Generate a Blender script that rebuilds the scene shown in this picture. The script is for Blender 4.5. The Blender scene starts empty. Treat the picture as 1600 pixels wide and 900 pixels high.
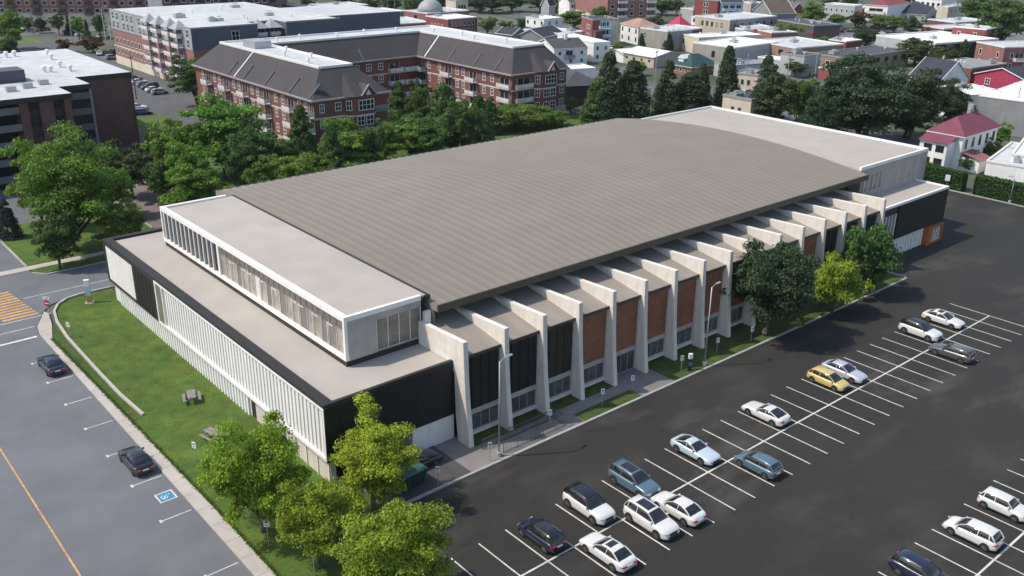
import bpy, math, random
import numpy as np
from mathutils import Vector, Matrix
random.seed(7)
sc = bpy.context.scene
COL = sc.collection
PI = math.pi
# ------------------------------------------------------------------ camera, sky, sun, exposure
cam_d = bpy.data.cameras.new('camera'); cam = bpy.data.objects.new('camera', cam_d); COL.objects.link(cam)
cam.matrix_world = Matrix(((0.762391, 0.234664, -0.603069, -31.5752), (-0.647017, 0.292760, -0.704032, -67.5063), (0.011344, 0.926944, 0.375029, 45.2710), (0, 0, 0, 1)))
cam_d.sensor_width = 36; cam_d.lens = 32.8577
cam_d.clip_start = 1.0; cam_d.clip_end = 4000
sc.camera = cam
SUN_EL = math.radians(54); SUN_AZ = Vector((-0.85, 0.527, 0)).normalized()   # direction towards the sun, on the ground
w = bpy.data.worlds.new('World'); sc.world = w; w.use_nodes = True
nt = w.node_tree; nt.nodes.clear()
sky = nt.nodes.new('ShaderNodeTexSky'); sky.sky_type = 'NISHITA'; sky.sun_disc = False
sky.sun_elevation = SUN_EL; sky.sun_rotation = math.atan2(SUN_AZ.x, SUN_AZ.y)
sky.air_density = 1.2; sky.dust_density = 1.5
bg = nt.nodes.new('ShaderNodeBackground'); bg.inputs['Strength'].default_value = 0.15
wo = nt.nodes.new('ShaderNodeOutputWorld')
nt.links.new(sky.outputs[0], bg.inputs[0]); nt.links.new(bg.outputs[0], wo.inputs[0])
sun_d = bpy.data.lights.new('sun', 'SUN'); sun_d.energy = 3.3; sun_d.angle = math.radians(1.2); sun_d.color = (1, .925, .805)
sun = bpy.data.objects.new('sun', sun_d); COL.objects.link(sun)
sd = Vector((SUN_AZ.x*math.cos(SUN_EL), SUN_AZ.y*math.cos(SUN_EL), math.sin(SUN_EL)))
sun.rotation_euler = sd.to_track_quat('Z', 'Y').to_euler(); sun.location = sd*300
sc.view_settings.view_transform = 'Standard'; sc.view_settings.look = 'None'
sc.view_settings.exposure = 0.30; sc.view_settings.gamma = 1.0; sc.view_settings.use_curve_mapping = False

# ------------------------------------------------------------------ materials
def lin(c):
    return tuple(((v/255+.055)/1.055)**2.4 if v/255 > .04045 else v/255/12.92 for v in c)
MATS = {}
def mat(name, col, rough=.8, var=.12, scale=1.0, bump=0, bscale=None, metal=0, coat=0, hue=None, brick=None, streak=0, spec=None, objrand=0, stretch=None):
    """procedural surface: base colour broken up by two octaves of noise, optional brick joints and bump"""
    if name in MATS: return MATS[name]
    m = bpy.data.materials.new(name); m.use_nodes = True
    t = m.node_tree; n = t.nodes; l = t.links; b = n['Principled BSDF']
    b.inputs['Roughness'].default_value = rough; b.inputs['Metallic'].default_value = metal
    if spec is not None: b.inputs['Specular IOR Level'].default_value = spec
    if coat: b.inputs['Coat Weight'].default_value = coat; b.inputs['Coat Roughness'].default_value = .04
    tc = n.new('ShaderNodeTexCoord'); src = tc.outputs['Object']
    if stretch:
        mp = n.new('ShaderNodeMapping'); mp.inputs['Scale'].default_value = stretch
        l.new(src, mp.inputs[0]); src = mp.outputs[0]
    def noise(s, d=5):
        k = n.new('ShaderNodeTexNoise'); k.inputs['Scale'].default_value = s; k.inputs['Detail'].default_value = d
        l.new(src, k.inputs['Vector']); return k.outputs['Fac']
    def ramp(f, lo, hi):
        k = n.new('ShaderNodeMapRange'); k.inputs['From Min'].default_value = .3; k.inputs['From Max'].default_value = .7
        k.inputs['To Min'].default_value = lo; k.inputs['To Max'].default_value = hi; l.new(f, k.inputs['Value']); return k.outputs[0]
    def mul(a, c):
        k = n.new('ShaderNodeMath'); k.operation = 'MULTIPLY'; l.new(a, k.inputs[0]); l.new(c, k.inputs[1]); return k.outputs[0]
    f = mul(ramp(noise(scale), 1-var, 1+var), ramp(noise(scale*.13, 3), 1-var*.7, 1+var*.7))
    if streak:
        mp = n.new('ShaderNodeMapping'); mp.inputs['Scale'].default_value = (1.3, 1.3, .06)
        l.new(tc.outputs['Object'], mp.inputs[0])
        k = n.new('ShaderNodeTexNoise'); k.inputs['Scale'].default_value = 1.2; k.inputs['Detail'].default_value = 6
        l.new(mp.outputs[0], k.inputs['Vector']); f = mul(f, ramp(k.outputs['Fac'], 1-streak, 1+streak*.4))
    if objrand:
        oi = n.new('ShaderNodeObjectInfo'); k = n.new('ShaderNodeMapRange')
        k.inputs['To Min'].default_value = 1-objrand; k.inputs['To Max'].default_value = 1+objrand
        l.new(oi.outputs['Random'], k.inputs['Value']); f = mul(f, k.outputs[0])
    base = None
    if hue:
        k = n.new('ShaderNodeMix'); k.data_type = 'RGBA'; k.inputs['A'].default_value = (*col, 1); k.inputs['B'].default_value = (*hue, 1)
        l.new(ramp(noise(scale*.45, 4), 0, 1), k.inputs['Factor']); base = k.outputs['Result']
    if brick:
        sp = n.new('ShaderNodeSeparateXYZ'); l.new(tc.outputs['Object'], sp.inputs[0])
        ad = n.new('ShaderNodeMath'); l.new(sp.outputs['X'], ad.inputs[0]); l.new(sp.outputs['Y'], ad.inputs[1])
        cb = n.new('ShaderNodeCombineXYZ'); l.new(ad.outputs[0], cb.inputs['X']); l.new(sp.outputs['Z'], cb.inputs['Y'])
        br = n.new('ShaderNodeTexBrick'); l.new(cb.outputs[0], br.inputs['Vector'])
        br.inputs['Scale'].default_value = 1; br.inputs['Brick Width'].default_value = brick*3; br.inputs['Row Height'].default_value = brick
        br.inputs['Mortar Size'].default_value = brick*.09; br.inputs['Mortar Smooth'].default_value = .3
        br.inputs['Color1'].default_value = (*col, 1); br.inputs['Color2'].default_value = (*[c*.72 for c in col], 1)
        br.inputs['Mortar'].default_value = (*[c*.55+.05 for c in col], 1); base = br.outputs['Color']
    mx = n.new('ShaderNodeVectorMath'); mx.operation = 'SCALE'
    if base: l.new(base, mx.inputs[0])
    else: mx.inputs[0].default_value = col
    l.new(f, mx.inputs['Scale']); l.new(mx.outputs[0], b.inputs['Base Color'])
    if bump:
        bp = n.new('ShaderNodeBump'); bp.inputs['Strength'].default_value = bump; bp.inputs['Distance'].default_value = .05
        l.new(noise(bscale or scale*4), bp.inputs['Height']); l.new(bp.outputs[0], b.inputs['Normal'])
    MATS[name] = m; return m
def lotmat():
    m = bpy.data.materials.new('lot_asphalt'); m.use_nodes = True; t = m.node_tree; n = t.nodes; l = t.links; b = n['Principled BSDF']
    tc = n.new('ShaderNodeTexCoord')
    def noise(s, d, sc_=(1, 1, 1), rot=0):
        mp = n.new('ShaderNodeMapping'); mp.inputs['Scale'].default_value = sc_; mp.inputs['Rotation'].default_value = (0, 0, rot); l.new(tc.outputs['Object'], mp.inputs[0])
        k = n.new('ShaderNodeTexNoise'); k.inputs['Scale'].default_value = s; k.inputs['Detail'].default_value = d; k.inputs['Roughness'].default_value = .6; l.new(mp.outputs[0], k.inputs['Vector']); return k.outputs['Fac']
    def rng(f, a, c, lo, hi):
        k = n.new('ShaderNodeMapRange'); k.inputs['From Min'].default_value = a; k.inputs['From Max'].default_value = c; k.inputs['To Min'].default_value = lo; k.inputs['To Max'].default_value = hi; l.new(f, k.inputs['Value']); return k.outputs[0]
    def op(o, a, c):
        k = n.new('ShaderNodeMath'); k.operation = o; l.new(a, k.inputs[0])
        if isinstance(c, float): k.inputs[1].default_value = c
        else: l.new(c, k.inputs[1])
        return k.outputs[0]
    scuff = op('MULTIPLY', rng(noise(.16, 8, (.6, 1.5, 1), .5), .50, .74, 0, 1), rng(noise(.045, 3), .42, .62, .15, 1))     # pale scuffed patches
    seal = rng(noise(.07, 5, (1, .7, 1)), .35, .65, .82, 1.16)
    grit = rng(noise(9, 3), .3, .7, .86, 1.14)
    vo = n.new('ShaderNodeTexVoronoi'); vo.feature = 'DISTANCE_TO_EDGE'; vo.inputs['Scale'].default_value = .085
    nz = n.new('ShaderNodeTexNoise'); nz.inputs['Scale'].default_value = .5; l.new(tc.outputs['Object'], nz.inputs['Vector'])
    vm = n.new('ShaderNodeVectorMath'); vm.operation = 'MULTIPLY_ADD'; l.new(nz.outputs['Color'], vm.inputs[0]); vm.inputs[1].default_value = (5, 5, 0); l.new(tc.outputs['Object'], vm.inputs[2]); l.new(vm.outputs[0], vo.inputs['Vector'])
    crack = rng(vo.outputs['Distance'], 0.0, .006, .72, 1)
    mx = n.new('ShaderNodeMix'); mx.data_type = 'RGBA'; mx.inputs['A'].default_value = (.0205, .0192, .0165, 1); mx.inputs['B'].default_value = (.066, .061, .054, 1); l.new(scuff, mx.inputs['Factor'])
    v = n.new('ShaderNodeVectorMath'); v.operation = 'SCALE'; l.new(mx.outputs['Result'], v.inputs[0]); l.new(op('MULTIPLY', op('MULTIPLY', seal, grit), crack), v.inputs['Scale'])
    l.new(v.outputs[0], b.inputs['Base Color']); b.inputs['Roughness'].default_value = .92
    bp = n.new('ShaderNodeBump'); bp.inputs['Strength'].default_value = .35; bp.inputs['Distance'].default_value = .02; l.new(noise(18, 4), bp.inputs['Height']); l.new(bp.outputs[0], b.inputs['Normal'])
    return m
def leafmat(name, c1, c2):
    if name in MATS: return MATS[name]
    m = bpy.data.materials.new(name); m.use_nodes = True
    t = m.node_tree; n = t.nodes; l = t.links; b = n['Principled BSDF']
    g = n.new('ShaderNodeNewGeometry'); oi = n.new('ShaderNodeObjectInfo')
    k = n.new('ShaderNodeMix'); k.data_type = 'RGBA'; k.inputs['A'].default_value = (*c1, 1); k.inputs['B'].default_value = (*c2, 1)
    l.new(g.outputs['Random Per Island'], k.inputs['Factor'])
    tc = n.new('ShaderNodeTexCoord'); ns = n.new('ShaderNodeTexNoise'); ns.inputs['Scale'].default_value = 2.2; l.new(tc.outputs['Object'], ns.inputs['Vector'])
    mr = n.new('ShaderNodeMapRange'); mr.inputs['From Min'].default_value = .3; mr.inputs['From Max'].default_value = .7; mr.inputs['To Min'].default_value = .7; mr.inputs['To Max'].default_value = 1.3
    l.new(ns.outputs['Fac'], mr.inputs['Value'])
    hs = n.new('ShaderNodeHueSaturation'); hs.inputs['Saturation'].default_value = .95
    mr2 = n.new('ShaderNodeMapRange'); mr2.inputs['To Min'].default_value = .485; mr2.inputs['To Max'].default_value = .515
    l.new(oi.outputs['Random'], mr2.inputs['Value']); l.new(mr2.outputs[0], hs.inputs['Hue'])
    l.new(k.outputs['Result'], hs.inputs['Color']); l.new(mr.outputs[0], hs.inputs['Value'])
    l.new(hs.outputs[0], b.inputs['Base Color']); b.inputs['Roughness'].default_value = .6; b.inputs['Specular IOR Level'].default_value = .25
    tr = n.new('ShaderNodeBsdfTranslucent'); l.new(hs.outputs[0], tr.inputs['Color'])
    ms = n.new('ShaderNodeMixShader'); ms.inputs[0].default_value = .38
    l.new(b.outputs[0], ms.inputs[1]); l.new(tr.outputs[0], ms.inputs[2]); l.new(ms.outputs[0], n['Material Output'].inputs[0])
    MATS[name] = m; return m
M = dict(
    conc=mat('concrete', (.70, .64, .57), .85, .06, 1.5, .12, streak=.12),
    concd=mat('grey_concrete', (.40, .365, .335), .85, .10, .8, .1, streak=.15),
    white=mat('white_metal', (.80, .78, .755), .45, .04, .6, streak=.05),
    whitep=mat('white_panel', (.72, .69, .65), .55, .06, .8, streak=.10),
    cream=mat('cream_panel', (.55, .50, .43), .7, .08, 1, streak=.1),
    black=mat('black_cladding', (.007, .007, .0075), .6, .2, 1.2, streak=.2),
    coping=mat('black_coping', (.022, .020, .020), .6, .15, 1),
    bronze=mat('dark_bronze_panel', (.030, .021, .016), .5, .2, 1),
    memb=mat('roof_membrane', (.375, .338, .300), .9, .06, .3, .05),
    vault=mat('ribbed_roof_metal', (.198, .174, .141), .8, .05, .25),
    bayroof=mat('bay_roof_membrane', (.25, .222, .190), .9, .12, .7, stretch=(1, .15, 1)),
    abrick=mat('arena_brick', (.30, .108, .056), .85, .14, 1, brick=.11),
    eave=mat('eave_fascia', (.055, .046, .040), .6, .1, 1),
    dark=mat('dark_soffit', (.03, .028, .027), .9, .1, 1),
    orange=mat('orange_frame', (.42, .12, .025), .5, .08, 1),
    asphalt=lotmat(),
    street=mat('street_asphalt', (.114, .119, .134), .88, .09, .3, .25, 14, hue=(.138, .142, .156)),
    bgasph=mat('far_asphalt', (.115, .115, .122), .9, .12, .3),
    pave=mat('paver_court', (.21, .165, .155), .9, .15, .8, brick=.3),
    walk=mat('pavement_concrete', (.40, .365, .33), .9, .09, .8, .1),
    kerb=mat('kerb_concrete', (.34, .33, .31), .9, .12, 1),
    paint=mat('road_paint', (.54, .52, .48), .75, .22, 2.2),
    yellow=mat('yellow_paint', (.50, .285, .10), .75, .26, 2.2),
    bluep=mat('blue_paint', (.04, .19, .36), .7, .1, 3),
    grass=mat('lawn_grass', (.040, .094, .009), .95, .24, .7, .8, 9, hue=(.080, .120, .012)),
    grassd=mat('verge_grass', (.032, .070, .009), .95, .28, 1.2, .8, 9, hue=(.060, .080, .014)),
    town=mat('town_ground', (.105, .10, .098), .95, .25, .11, hue=(.040, .070, .018)),
    glass=mat('window_glass', (.022, .026, .032), .06, .2, .3, spec=.7),
    glassw=mat('warm_glass', (.19, .17, .15), .22, .3, .9, spec=.6),
    frame=mat('white_frame', (.72, .70, .68), .5, .04, 2),
    greyf=mat('grey_frame', (.30, .30, .30), .5, .05, 2),
    steel=mat('galvanised_steel', (.42, .43, .44), .45, .08, 2, metal=.5),
    pole=mat('weathered_wood', (.16, .13, .105), .9, .2, 2, streak=.2),
    cable=mat('cable_rubber', (.02, .02, .02), .7, .1, 2),
    bark=mat('bark', (.085, .065, .05), .95, .25, 2, .6, 8),
    tyre=mat('tyre_rubber', (.014, .014, .014), .85, .1, 5),
    rim=mat('alloy_rim', (.38, .38, .39), .3, .05, 5, metal=.8),
    head=mat('headlight_lens', (.34, .36, .38), .08, .05, 5, coat=1),
    tail=mat('taillight_lens', (.42, .018, .022), .12, .05, 5, coat=1),
    cglass=mat('car_glass', (.018, .018, .019), .04, .5, 2.5, spec=.9),
    plast=mat('black_plastic', (.012, .012, .013), .5, .1, 5),
    plate=mat('plate_white', (.6, .6, .62), .5, .05, 5),
    green=mat('dumpster_green', (.012, .045, .035), .6, .15, 2, streak=.2),
    picn=mat('weathered_planks', (.20, .185, .18), .9, .2, 3, stretch=(1, 6, 1)),
    signw=mat('sign_white', (.75, .75, .75), .5, .04, 3), signr=mat('sign_red', (.45, .02, .03), .5, .04, 3),
    signk=mat('sign_black', (.015, .015, .015), .5, .05, 3), signb=mat('sign_blue', (.15, .34, .50), .5, .05, 3),
)
def paintm(name, c, metal=0.0, rough=.28):
    return mat('paint_'+name, c, rough, .03, 1, metal=metal, coat=.8)
PW = paintm('white', (.64, .63, .61)); PK = paintm('black', (.010, .010, .012)); PN = paintm('navy', (.012, .018, .044)); PD = paintm('charcoal', (.030, .032, .037))
PG = paintm('dark_grey', (.105, .105, .105), .3); PB = paintm('blue_grey', (.115, .185, .235), .3); PI_ = paintm('ice_blue', (.50, .58, .63), .1)
PY = paintm('yellow', (.58, .43, .135)); PL = paintm('lavender_silver', (.50, .51, .60), .2); PS = paintm('silver', (.36, .37, .38), .5); PR = paintm('red', (.38, .02, .03)); PU = paintm('blue', (.02, .075, .22))
LEAF = dict(
    bright=leafmat('leaves_bright', (.140, .260, .012), (.300, .390, .018)),
    lime=leafmat('leaves_lime', (.22, .320, .012), (.43, .49, .022)),
    mid=leafmat('leaves_mid', (.075, .175, .016), (.190, .310, .026)),
    deep=leafmat('leaves_deep', (.048, .110, .022), (.110, .190, .034)),
    dark=leafmat('leaves_dark', (.028, .062, .025), (.070, .115, .042)),
    olive=leafmat('leaves_olive', (.052, .082, .026), (.105, .130, .040)),
    rust=leafmat('leaves_rust', (.075, .065, .022), (.14, .075, .022)),
    blue=leafmat('needles_blue', (.035, .060, .058), (.060, .090, .085)),
    bush=leafmat('leaves_fresh', (.075, .155, .018), (.15, .235, .03)),
    hedge=leafmat('leaves_hedge', (.035, .095, .012), (.070, .145, .018)))

# ------------------------------------------------------------------ mesh helpers
class MB:
    def __init__(s): s.v = []; s.f = []; s.m = []; s.T = None
    def add(s, vs, fs, m=0):
        o = len(s.v); s.v += [tuple(p) for p in vs]
        for f in fs: s.f.append(tuple(o+i for i in f)); s.m.append(m)
        return s
    def box(s, x0, x1, y0, y1, z0, z1, m=0):
        return s.add([(x0, y0, z0), (x1, y0, z0), (x1, y1, z0), (x0, y1, z0), (x0, y0, z1), (x1, y0, z1), (x1, y1, z1), (x0, y1, z1)],
              [(3, 2, 1, 0), (4, 5, 6, 7), (0, 1, 5, 4), (1, 2, 6, 5), (2, 3, 7, 6), (3, 0, 4, 7)], m)
    def quad(s, a, b, c, d, m=0): return s.add([a, b, c, d], [(0, 1, 2, 3)], m)
    def prism(s, poly, z0, z1, m=0):
        n = len(poly); vs = [(x, y, z0) for x, y in poly]+[(x, y, z1) for x, y in poly]
        return s.add(vs, [tuple(range(n-1, -1, -1)), tuple(range(n, 2*n))]+[(i, (i+1) % n, n+(i+1) % n, n+i) for i in range(n)], m)
    def bar(s, p, q, w, d=None, m=0):
        p = Vector(p); q = Vector(q); a = (q-p).normalized(); d = d or w
        u = a.cross(Vector((0, 0, 1))) if abs(a.z) < .95 else a.cross(Vector((1, 0, 0)))
        u.normalize(); t = a.cross(u); c = []
        for e in (p, q):
            for i, j in ((-1, -1), (1, -1), (1, 1), (-1, 1)): c.append(e+u*i*w/2+t*j*d/2)
        return s.add(c, [(3, 2, 1, 0), (4, 5, 6, 7), (0, 1, 5, 4), (1, 2, 6, 5), (2, 3, 7, 6), (3, 0, 4, 7)], m)
    def tube(s, pts, rs, n=8, m=0, cap=True):
        pts = [Vector(p) for p in pts]; rs = rs if isinstance(rs, (list, tuple)) else [rs]*len(pts); vs = []
        for i, p in enumerate(pts):
            a = (pts[min(i+1, len(pts)-1)]-pts[max(i-1, 0)]).normalized()
            u = a.cross(Vector((0, 0, 1))) if abs(a.z) < .95 else a.cross(Vector((1, 0, 0)))
            u.normalize(); t = a.cross(u)
            vs += [p+(u*math.cos(2*PI*k/n)+t*math.sin(2*PI*k/n))*rs[i] for k in range(n)]
        fs = [(i*n+k, i*n+(k+1) % n, (i+1)*n+(k+1) % n, (i+1)*n+k) for i in range(len(pts)-1) for k in range(n)]
        if cap: fs += [tuple(range(n-1, -1, -1)), tuple((len(pts)-1)*n+k for k in range(n))]
        return s.add(vs, fs, m)
    def loft(s, rings, m=0, cap=True):
        n = len(rings[0]); vs = [p for r in rings for p in r]
        fs = [(i*n+k, i*n+(k+1) % n, (i+1)*n+(k+1) % n, (i+1)*n+k) for i in range(len(rings)-1) for k in range(n)]
        if cap: fs += [tuple(range(n-1, -1, -1)), tuple((len(rings)-1)*n+k for k in range(n))]
        return s.add(vs, fs, m)
    def build(s, name, mats, parent=None, smooth=False, loc=None, rz=0):
        me = bpy.data.meshes.new(name); me.from_pydata(s.v, [], s.f)
        mats = mats if isinstance(mats, (list, tuple)) else [mats]
        for x in mats: me.materials.append(x)
        if len(mats) > 1: me.polygons.foreach_set('material_index', s.m)
        if smooth: me.polygons.foreach_set('use_smooth', [True]*len(s.f))
        me.update(); o = bpy.data.objects.new(name, me); COL.objects.link(o)
        if parent: o.parent = parent
        if loc: o.location = loc
        if rz: o.rotation_euler[2] = rz
        return o
def tag(o, label=None, cat=None, group=None, kind=None):
    for k, v in (('label', label), ('category', cat), ('group', group), ('kind', kind)):
        if v: o[k] = v
    return o
def thing(name, label, cat, loc=(0, 0, 0), rz=0, group=None):
    o = bpy.data.objects.new(name, None); COL.objects.link(o); o.empty_display_size = .3
    o.location = (loc[0], loc[1], loc[2] if len(loc) > 2 else 0); o.rotation_euler[2] = rz
    return tag(o, label, cat, group)
def inst(o, parent=None, loc=None, rz=None, name=None):
    c = o.copy(); COL.objects.link(c); c.parent = parent
    if loc is not None: c.location = loc
    if rz is not None: c.rotation_euler[2] = rz
    return c
def copy_tree(o, parent=None):
    c = o.copy(); COL.objects.link(c); c.parent = parent
    for ch in o.children: copy_tree(ch, c)
    return c
def struct(name, mb, m, **k): return tag(mb.build(name, m, **k), kind='structure')
def sheet(poly, z): return MB().add([(x, y, z) for x, y in poly], [tuple(range(len(poly)))])
def rect(x0, x1, y0, y1): return [(x0, y0), (x1, y0), (x1, y1), (x0, y1)]

# ------------------------------------------------------------------ ground, streets, markings
struct('ground', sheet(rect(-900, 1500, -300, 1500), -.12), M['town'])
lotp = [(-4, -95), (131.6, -95), (131.6, 60), (108, 60), (107.6, -2.2), (84.6, -8), (84.6, -13.2), (-4, -13.2)]
struct('parking_lot', sheet(lotp, 0), M['asphalt'])
st = sheet([(-30, -120), (-9.75, -120), (-9.75, 40.5), (-9.4, 42.6), (-7.6, 46.8), (-6.2, 48.6), (-3.6, 49.7), (150, 49.7), (150, 59.3), (-3.6, 59.3), (-5, 61), (-5, 140), (-30, 140)], -.004)
struct('street', st, M['street'])
pl = MB()
for k in range(0, 32):                                              # stall stripes of the long double row
    x = 80.86-2.7*k
    pl.box(x-.06, x+.06, -30.83, -20.92, .001, .006)
pl.box(-3, 80.92, -25.96, -25.80, .0015, .0085)
for k in range(-8, 32):
    x = 31.5+2.7*k
    pl.box(x-.06, x+.06, -52.2, -42.4, .001, .006)
pl.box(10, 116, -47.38, -47.22, .0015, .0085)
struct('stall_markings', pl, M['paint'])
rm = MB()
for y in (33, 27.45, 21.6, 15.65, 9.6, 3.6, -2.75, -11.3, -17.5):
    rm.box(-12.45, -9.95, y-.05, y+.05, 0, .006); rm.box(-12.55, -12.35, y-.22, y+.22, 0, .008)
rm.box(-19, -10.1, 39.75, 40.15, 0, .006)
rm.box(-26, -6.9, 45.8, 45.95, 0, .006); rm.box(-26, -9.6, 42.95, 43.1, 0, .006)
for a, b in ((-8.2, 20), (24, 60)): rm.box(a, b, 52.6, 52.72, 0, .006)
struct('street_markings', rm, M['paint'])
ym = MB(); ym.box(-19.5, -19.36, -70, 38, 0, .006)
for k in range(11):
    y = 46.6+k*.92
    ym.add([(-12.0-.02*k, y, .004), (-8.1-.1*k, y, .004), (-8.1-.1*k, y+.5, .004), (-12.0-.02*k, y+.5, .004)], [(0, 1, 2, 3)])
struct('yellow_markings', ym, M['yellow'])
# accessible-stall emblem painted in blue and white
em = MB(); em.box(-11.55, -10.1, -.35, 1.1, 0, .006); 
struct('emblem_border', em, M['paint'])
em = MB(); em.box(-11.42, -10.23, -.22, .97, 0, .010); struct('emblem_field', em, M['bluep'])
em = MB(); cx, cy = -10.95, .38
for k in range(11):
    a0 = math.radians(100+k*22); a1 = math.radians(122+k*22)
    em.quad((cx+.30*math.cos(a0), cy+.30*math.sin(a0), .014), (cx+.30*math.cos(a1), cy+.30*math.sin(a1), .014), (cx+.22*math.cos(a1), cy+.22*math.sin(a1), .014), (cx+.22*math.cos(a0), cy+.22*math.sin(a0), .014))
em.bar((cx, cy+.06, .013), (cx+.30, cy+.14, .013), .09, .004); em.bar((cx+.02, cy+.08, .014), (cx-.02, cy-.22, .014), .09, .004); em.bar((cx-.02, cy-.2, .0145), (cx-.2, cy-.36, .0145), .09, .004)
em.box(cx+.36, cx+.48, cy+.1, cy+.22, .010, .0145)
struct('emblem_figure', em, M['paint'])
# pavements and kerbs
wk = MB()
wk.prism([(-9.72, -110), (-8.35, -110), (-8.5, -2), (-8.75, 20), (-9.0, 38), (-7.9, 42), (-7.2, 45.6), (-7.5, 46.6), (-9.35, 42.5), (-9.72, 40.4)], -.05, .11)
struct('pavement', wk, M['walk'])
jn = MB()
for k in range(34):
    y = -45+k*2.6; jn.box(-9.73, -8.5-.006*max(0, y+2), y, y+.035, .05, .1125)
struct('pavement_joints', jn, mat('joint', (.16, .15, .14), .95))
struct('north_pavement', MB().prism(rect(-30, 60, 62.5, 64.1), -.05, .05), M['walk'])
kb = MB()
kb.prism(rect(-4.2, 84.7, -13.2, -12.95), -.1, .13); kb.prism(rect(-4.25, -4, -95, -13.2), -.1, .13)
kb.prism([(84.7, -13.2), (85.2, -12.6), (84.9, -8), (84.65, -8), (84.9, -12.5), (84.5, -12.95)], -.1, .13)
kb.prism(rect(131.6, 131.9, -95, 60), -.1, .14)
kb.prism([(-4.9, 61.2), (-4.65, 61.0), (-3.5, 59.6), (60, 59.6), (60, 59.35), (-3.6, 59.3), (-5, 61)], -.1, .12)
kb.prism(rect(-5, -4.75, 64.1, 110), -.1, .12)
kb.prism(rect(14.2, 14.45, 70, 102), -.1, .14)
struct('kerb', kb, M['kerb'])
lw = MB(); pts = [(-7.45, 14.5), (-7.75, 20), (-7.75, 27.5), (-7.65, 37), (-7.25, 42.3), (-6.6, 45.6), (-5.6, 47.6), (-4.2, 48.8), (-2.6, 49.2), (1.2, 49.2)]
for i in range(len(pts)-1):
    a = Vector((*pts[i], 0)); b = Vector((*pts[i+1], 0)); nn = Vector((-(b-a).y, (b-a).x, 0)).normalized()*.14
    lw.prism([(a-nn)[:2], (b-nn)[:2], (b+nn)[:2], (a+nn)[:2]][::-1], 0, .34)
tag(lw.build('retaining_wall', M['walk']), 'low concrete retaining wall curving round the street corner of the lawn', 'low wall')
# lawns
struct('lawn', MB().prism([(-7.6, 14), (-7.7, 37), (-7.2, 42.3), (-6.5, 45.6), (-5.5, 47.6), (-4.1, 48.8), (-2.6, 49.2), (1.2, 49.2), (1.2, -7), (2.2, -12.95), (-4.1, -12.95), (-4.2, -60), (-8.3, -60), (-8.45, -2), (-8.6, 14)], -.05, .13), M['grass'])
struct('verge', MB().prism([(-8.62, 14), (-8.95, 37.9), (-7.95, 41.5), (-7.25, 42.3), (-7.7, 37), (-7.6, 14)], -.05, .10), M['grassd'])
ng = MB()
ng.prism([(-4.7, 61), (-3.5, 59.6), (60, 59.6), (60, 62.5), (-4.75, 62.5)], -.1, .09); ng.prism(rect(-4.75, 14.2, 64.1, 84), -.1, .10); ng.prism(rect(25, 55, 64.1, 120), -.1, .10); ng.prism(rect(55, 128, 60, 93), -.1, .09)
struct('north_lawn', ng, M['grass'])
struct('paver_court', sheet(rect(14.45, 25, 64.1, 102), .02), M['pave'])
struct('drive', sheet(rect(-4.75, 14.2, 84, 104), .015), M['bgasph'])
sg = MB()
for a, b, y0, y1 in ((24.6, 32.6, -12.94, -11.3), (13.6, 22.0, -9.9, -8.0), (22.0, 32.2, -9.75, -8.0), (37.6, 84.5, -12.94, -8.0)): sg.prism(rect(a, b, y0, y1), -.05, .12)
struct('south_verge', sg, M['grassd'])
sp = MB()
for a, b, y0, y1 in ((2.2, 13.6, -12.94, -7.4), (13.6, 24.6, -12.94, -9.9), (24.6, 32.6, -11.3, -9.75), (22.0, 24.6, -9.9, -9.75), (32.6, 37.6, -12.94, -8.0), (32.2, 32.6, -9.75, -8)): sp.prism(rect(a, b, y0, y1), -.05, .105)
struct('south_pavement', sp, mat('grey_pavement', (.20, .185, .175), .9, .12, .7))
struct('service_bay', sheet(rect(2.3, 10.8, -12.9, -3), .125), mat('service_asphalt', (.07, .066, .064), .9, .15, .6))
# hills of town: streets between the houses
ts = MB()
def road(a, b, wd, z=-.05):
    a = Vector((*a, z)); b = Vector((*b, z)); n = Vector((-(b-a).y, (b-a).x, 0)).normalized()*wd/2
    ts.quad(a-n, b-n, b+n, a+n)
road((40, 59), (40, 330), 9); road((-60, 326), (160, 330), 16, -.045); road((165, -60), (165, 230), 9); road((245, -80), (245, 300), 9, -.048)
road((150, 55), (420, 55), 8, -.044); road((150, 133), (420, 133), 8, -.043); road((330, -60), (330, 300), 9, -.046); road((60, 250), (330, 250), 10, -.042)
struct('town_streets', ts, M['bgasph'])
vg = MB(); vg.prism(rect(-30, 62, 296, 316), -.1, .03); vg.prism(rect(-4, 36, 205, 215), -.1, .02); vg.prism(rect(34, 47, 134, 152), -.1, .04); vg.prism(rect(52, 62, 232, 262), -.1, .04); vg.prism(rect(26, 46, 225, 262), -.1, .03)
struct('boulevard_lawn', vg, mat('bright_grass', (.075, .125, .02), .95, .2, .3))
struct('condo_car_park', sheet(rect(32.5, 65.5, 118, 300), -.01), mat('carpark_asphalt', (.085, .085, .09), .9, .1, .5))
struct('market_car_park', sheet(rect(300, 400, 88, 142), -.02), mat('market_asphalt', (.14, .14, .145), .9, .1, .3))

hz = bpy.data.materials.new('haze_air'); hz.use_nodes = True; hz.node_tree.nodes.remove(hz.node_tree.nodes['Principled BSDF'])
pv = hz.node_tree.nodes.new('ShaderNodeVolumePrincipled'); pv.inputs['Density'].default_value = .00006; pv.inputs['Color'].default_value = (.86, .92, 1, 1); pv.inputs['Anisotropy'].default_value = .1
hz.node_tree.links.new(pv.outputs[0], hz.node_tree.nodes['Material Output'].inputs['Volume'])
tag(MB().box(-898, 1498, -298, 1498, -1.2, 47.0).build('haze', hz), kind='stuff')

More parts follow.
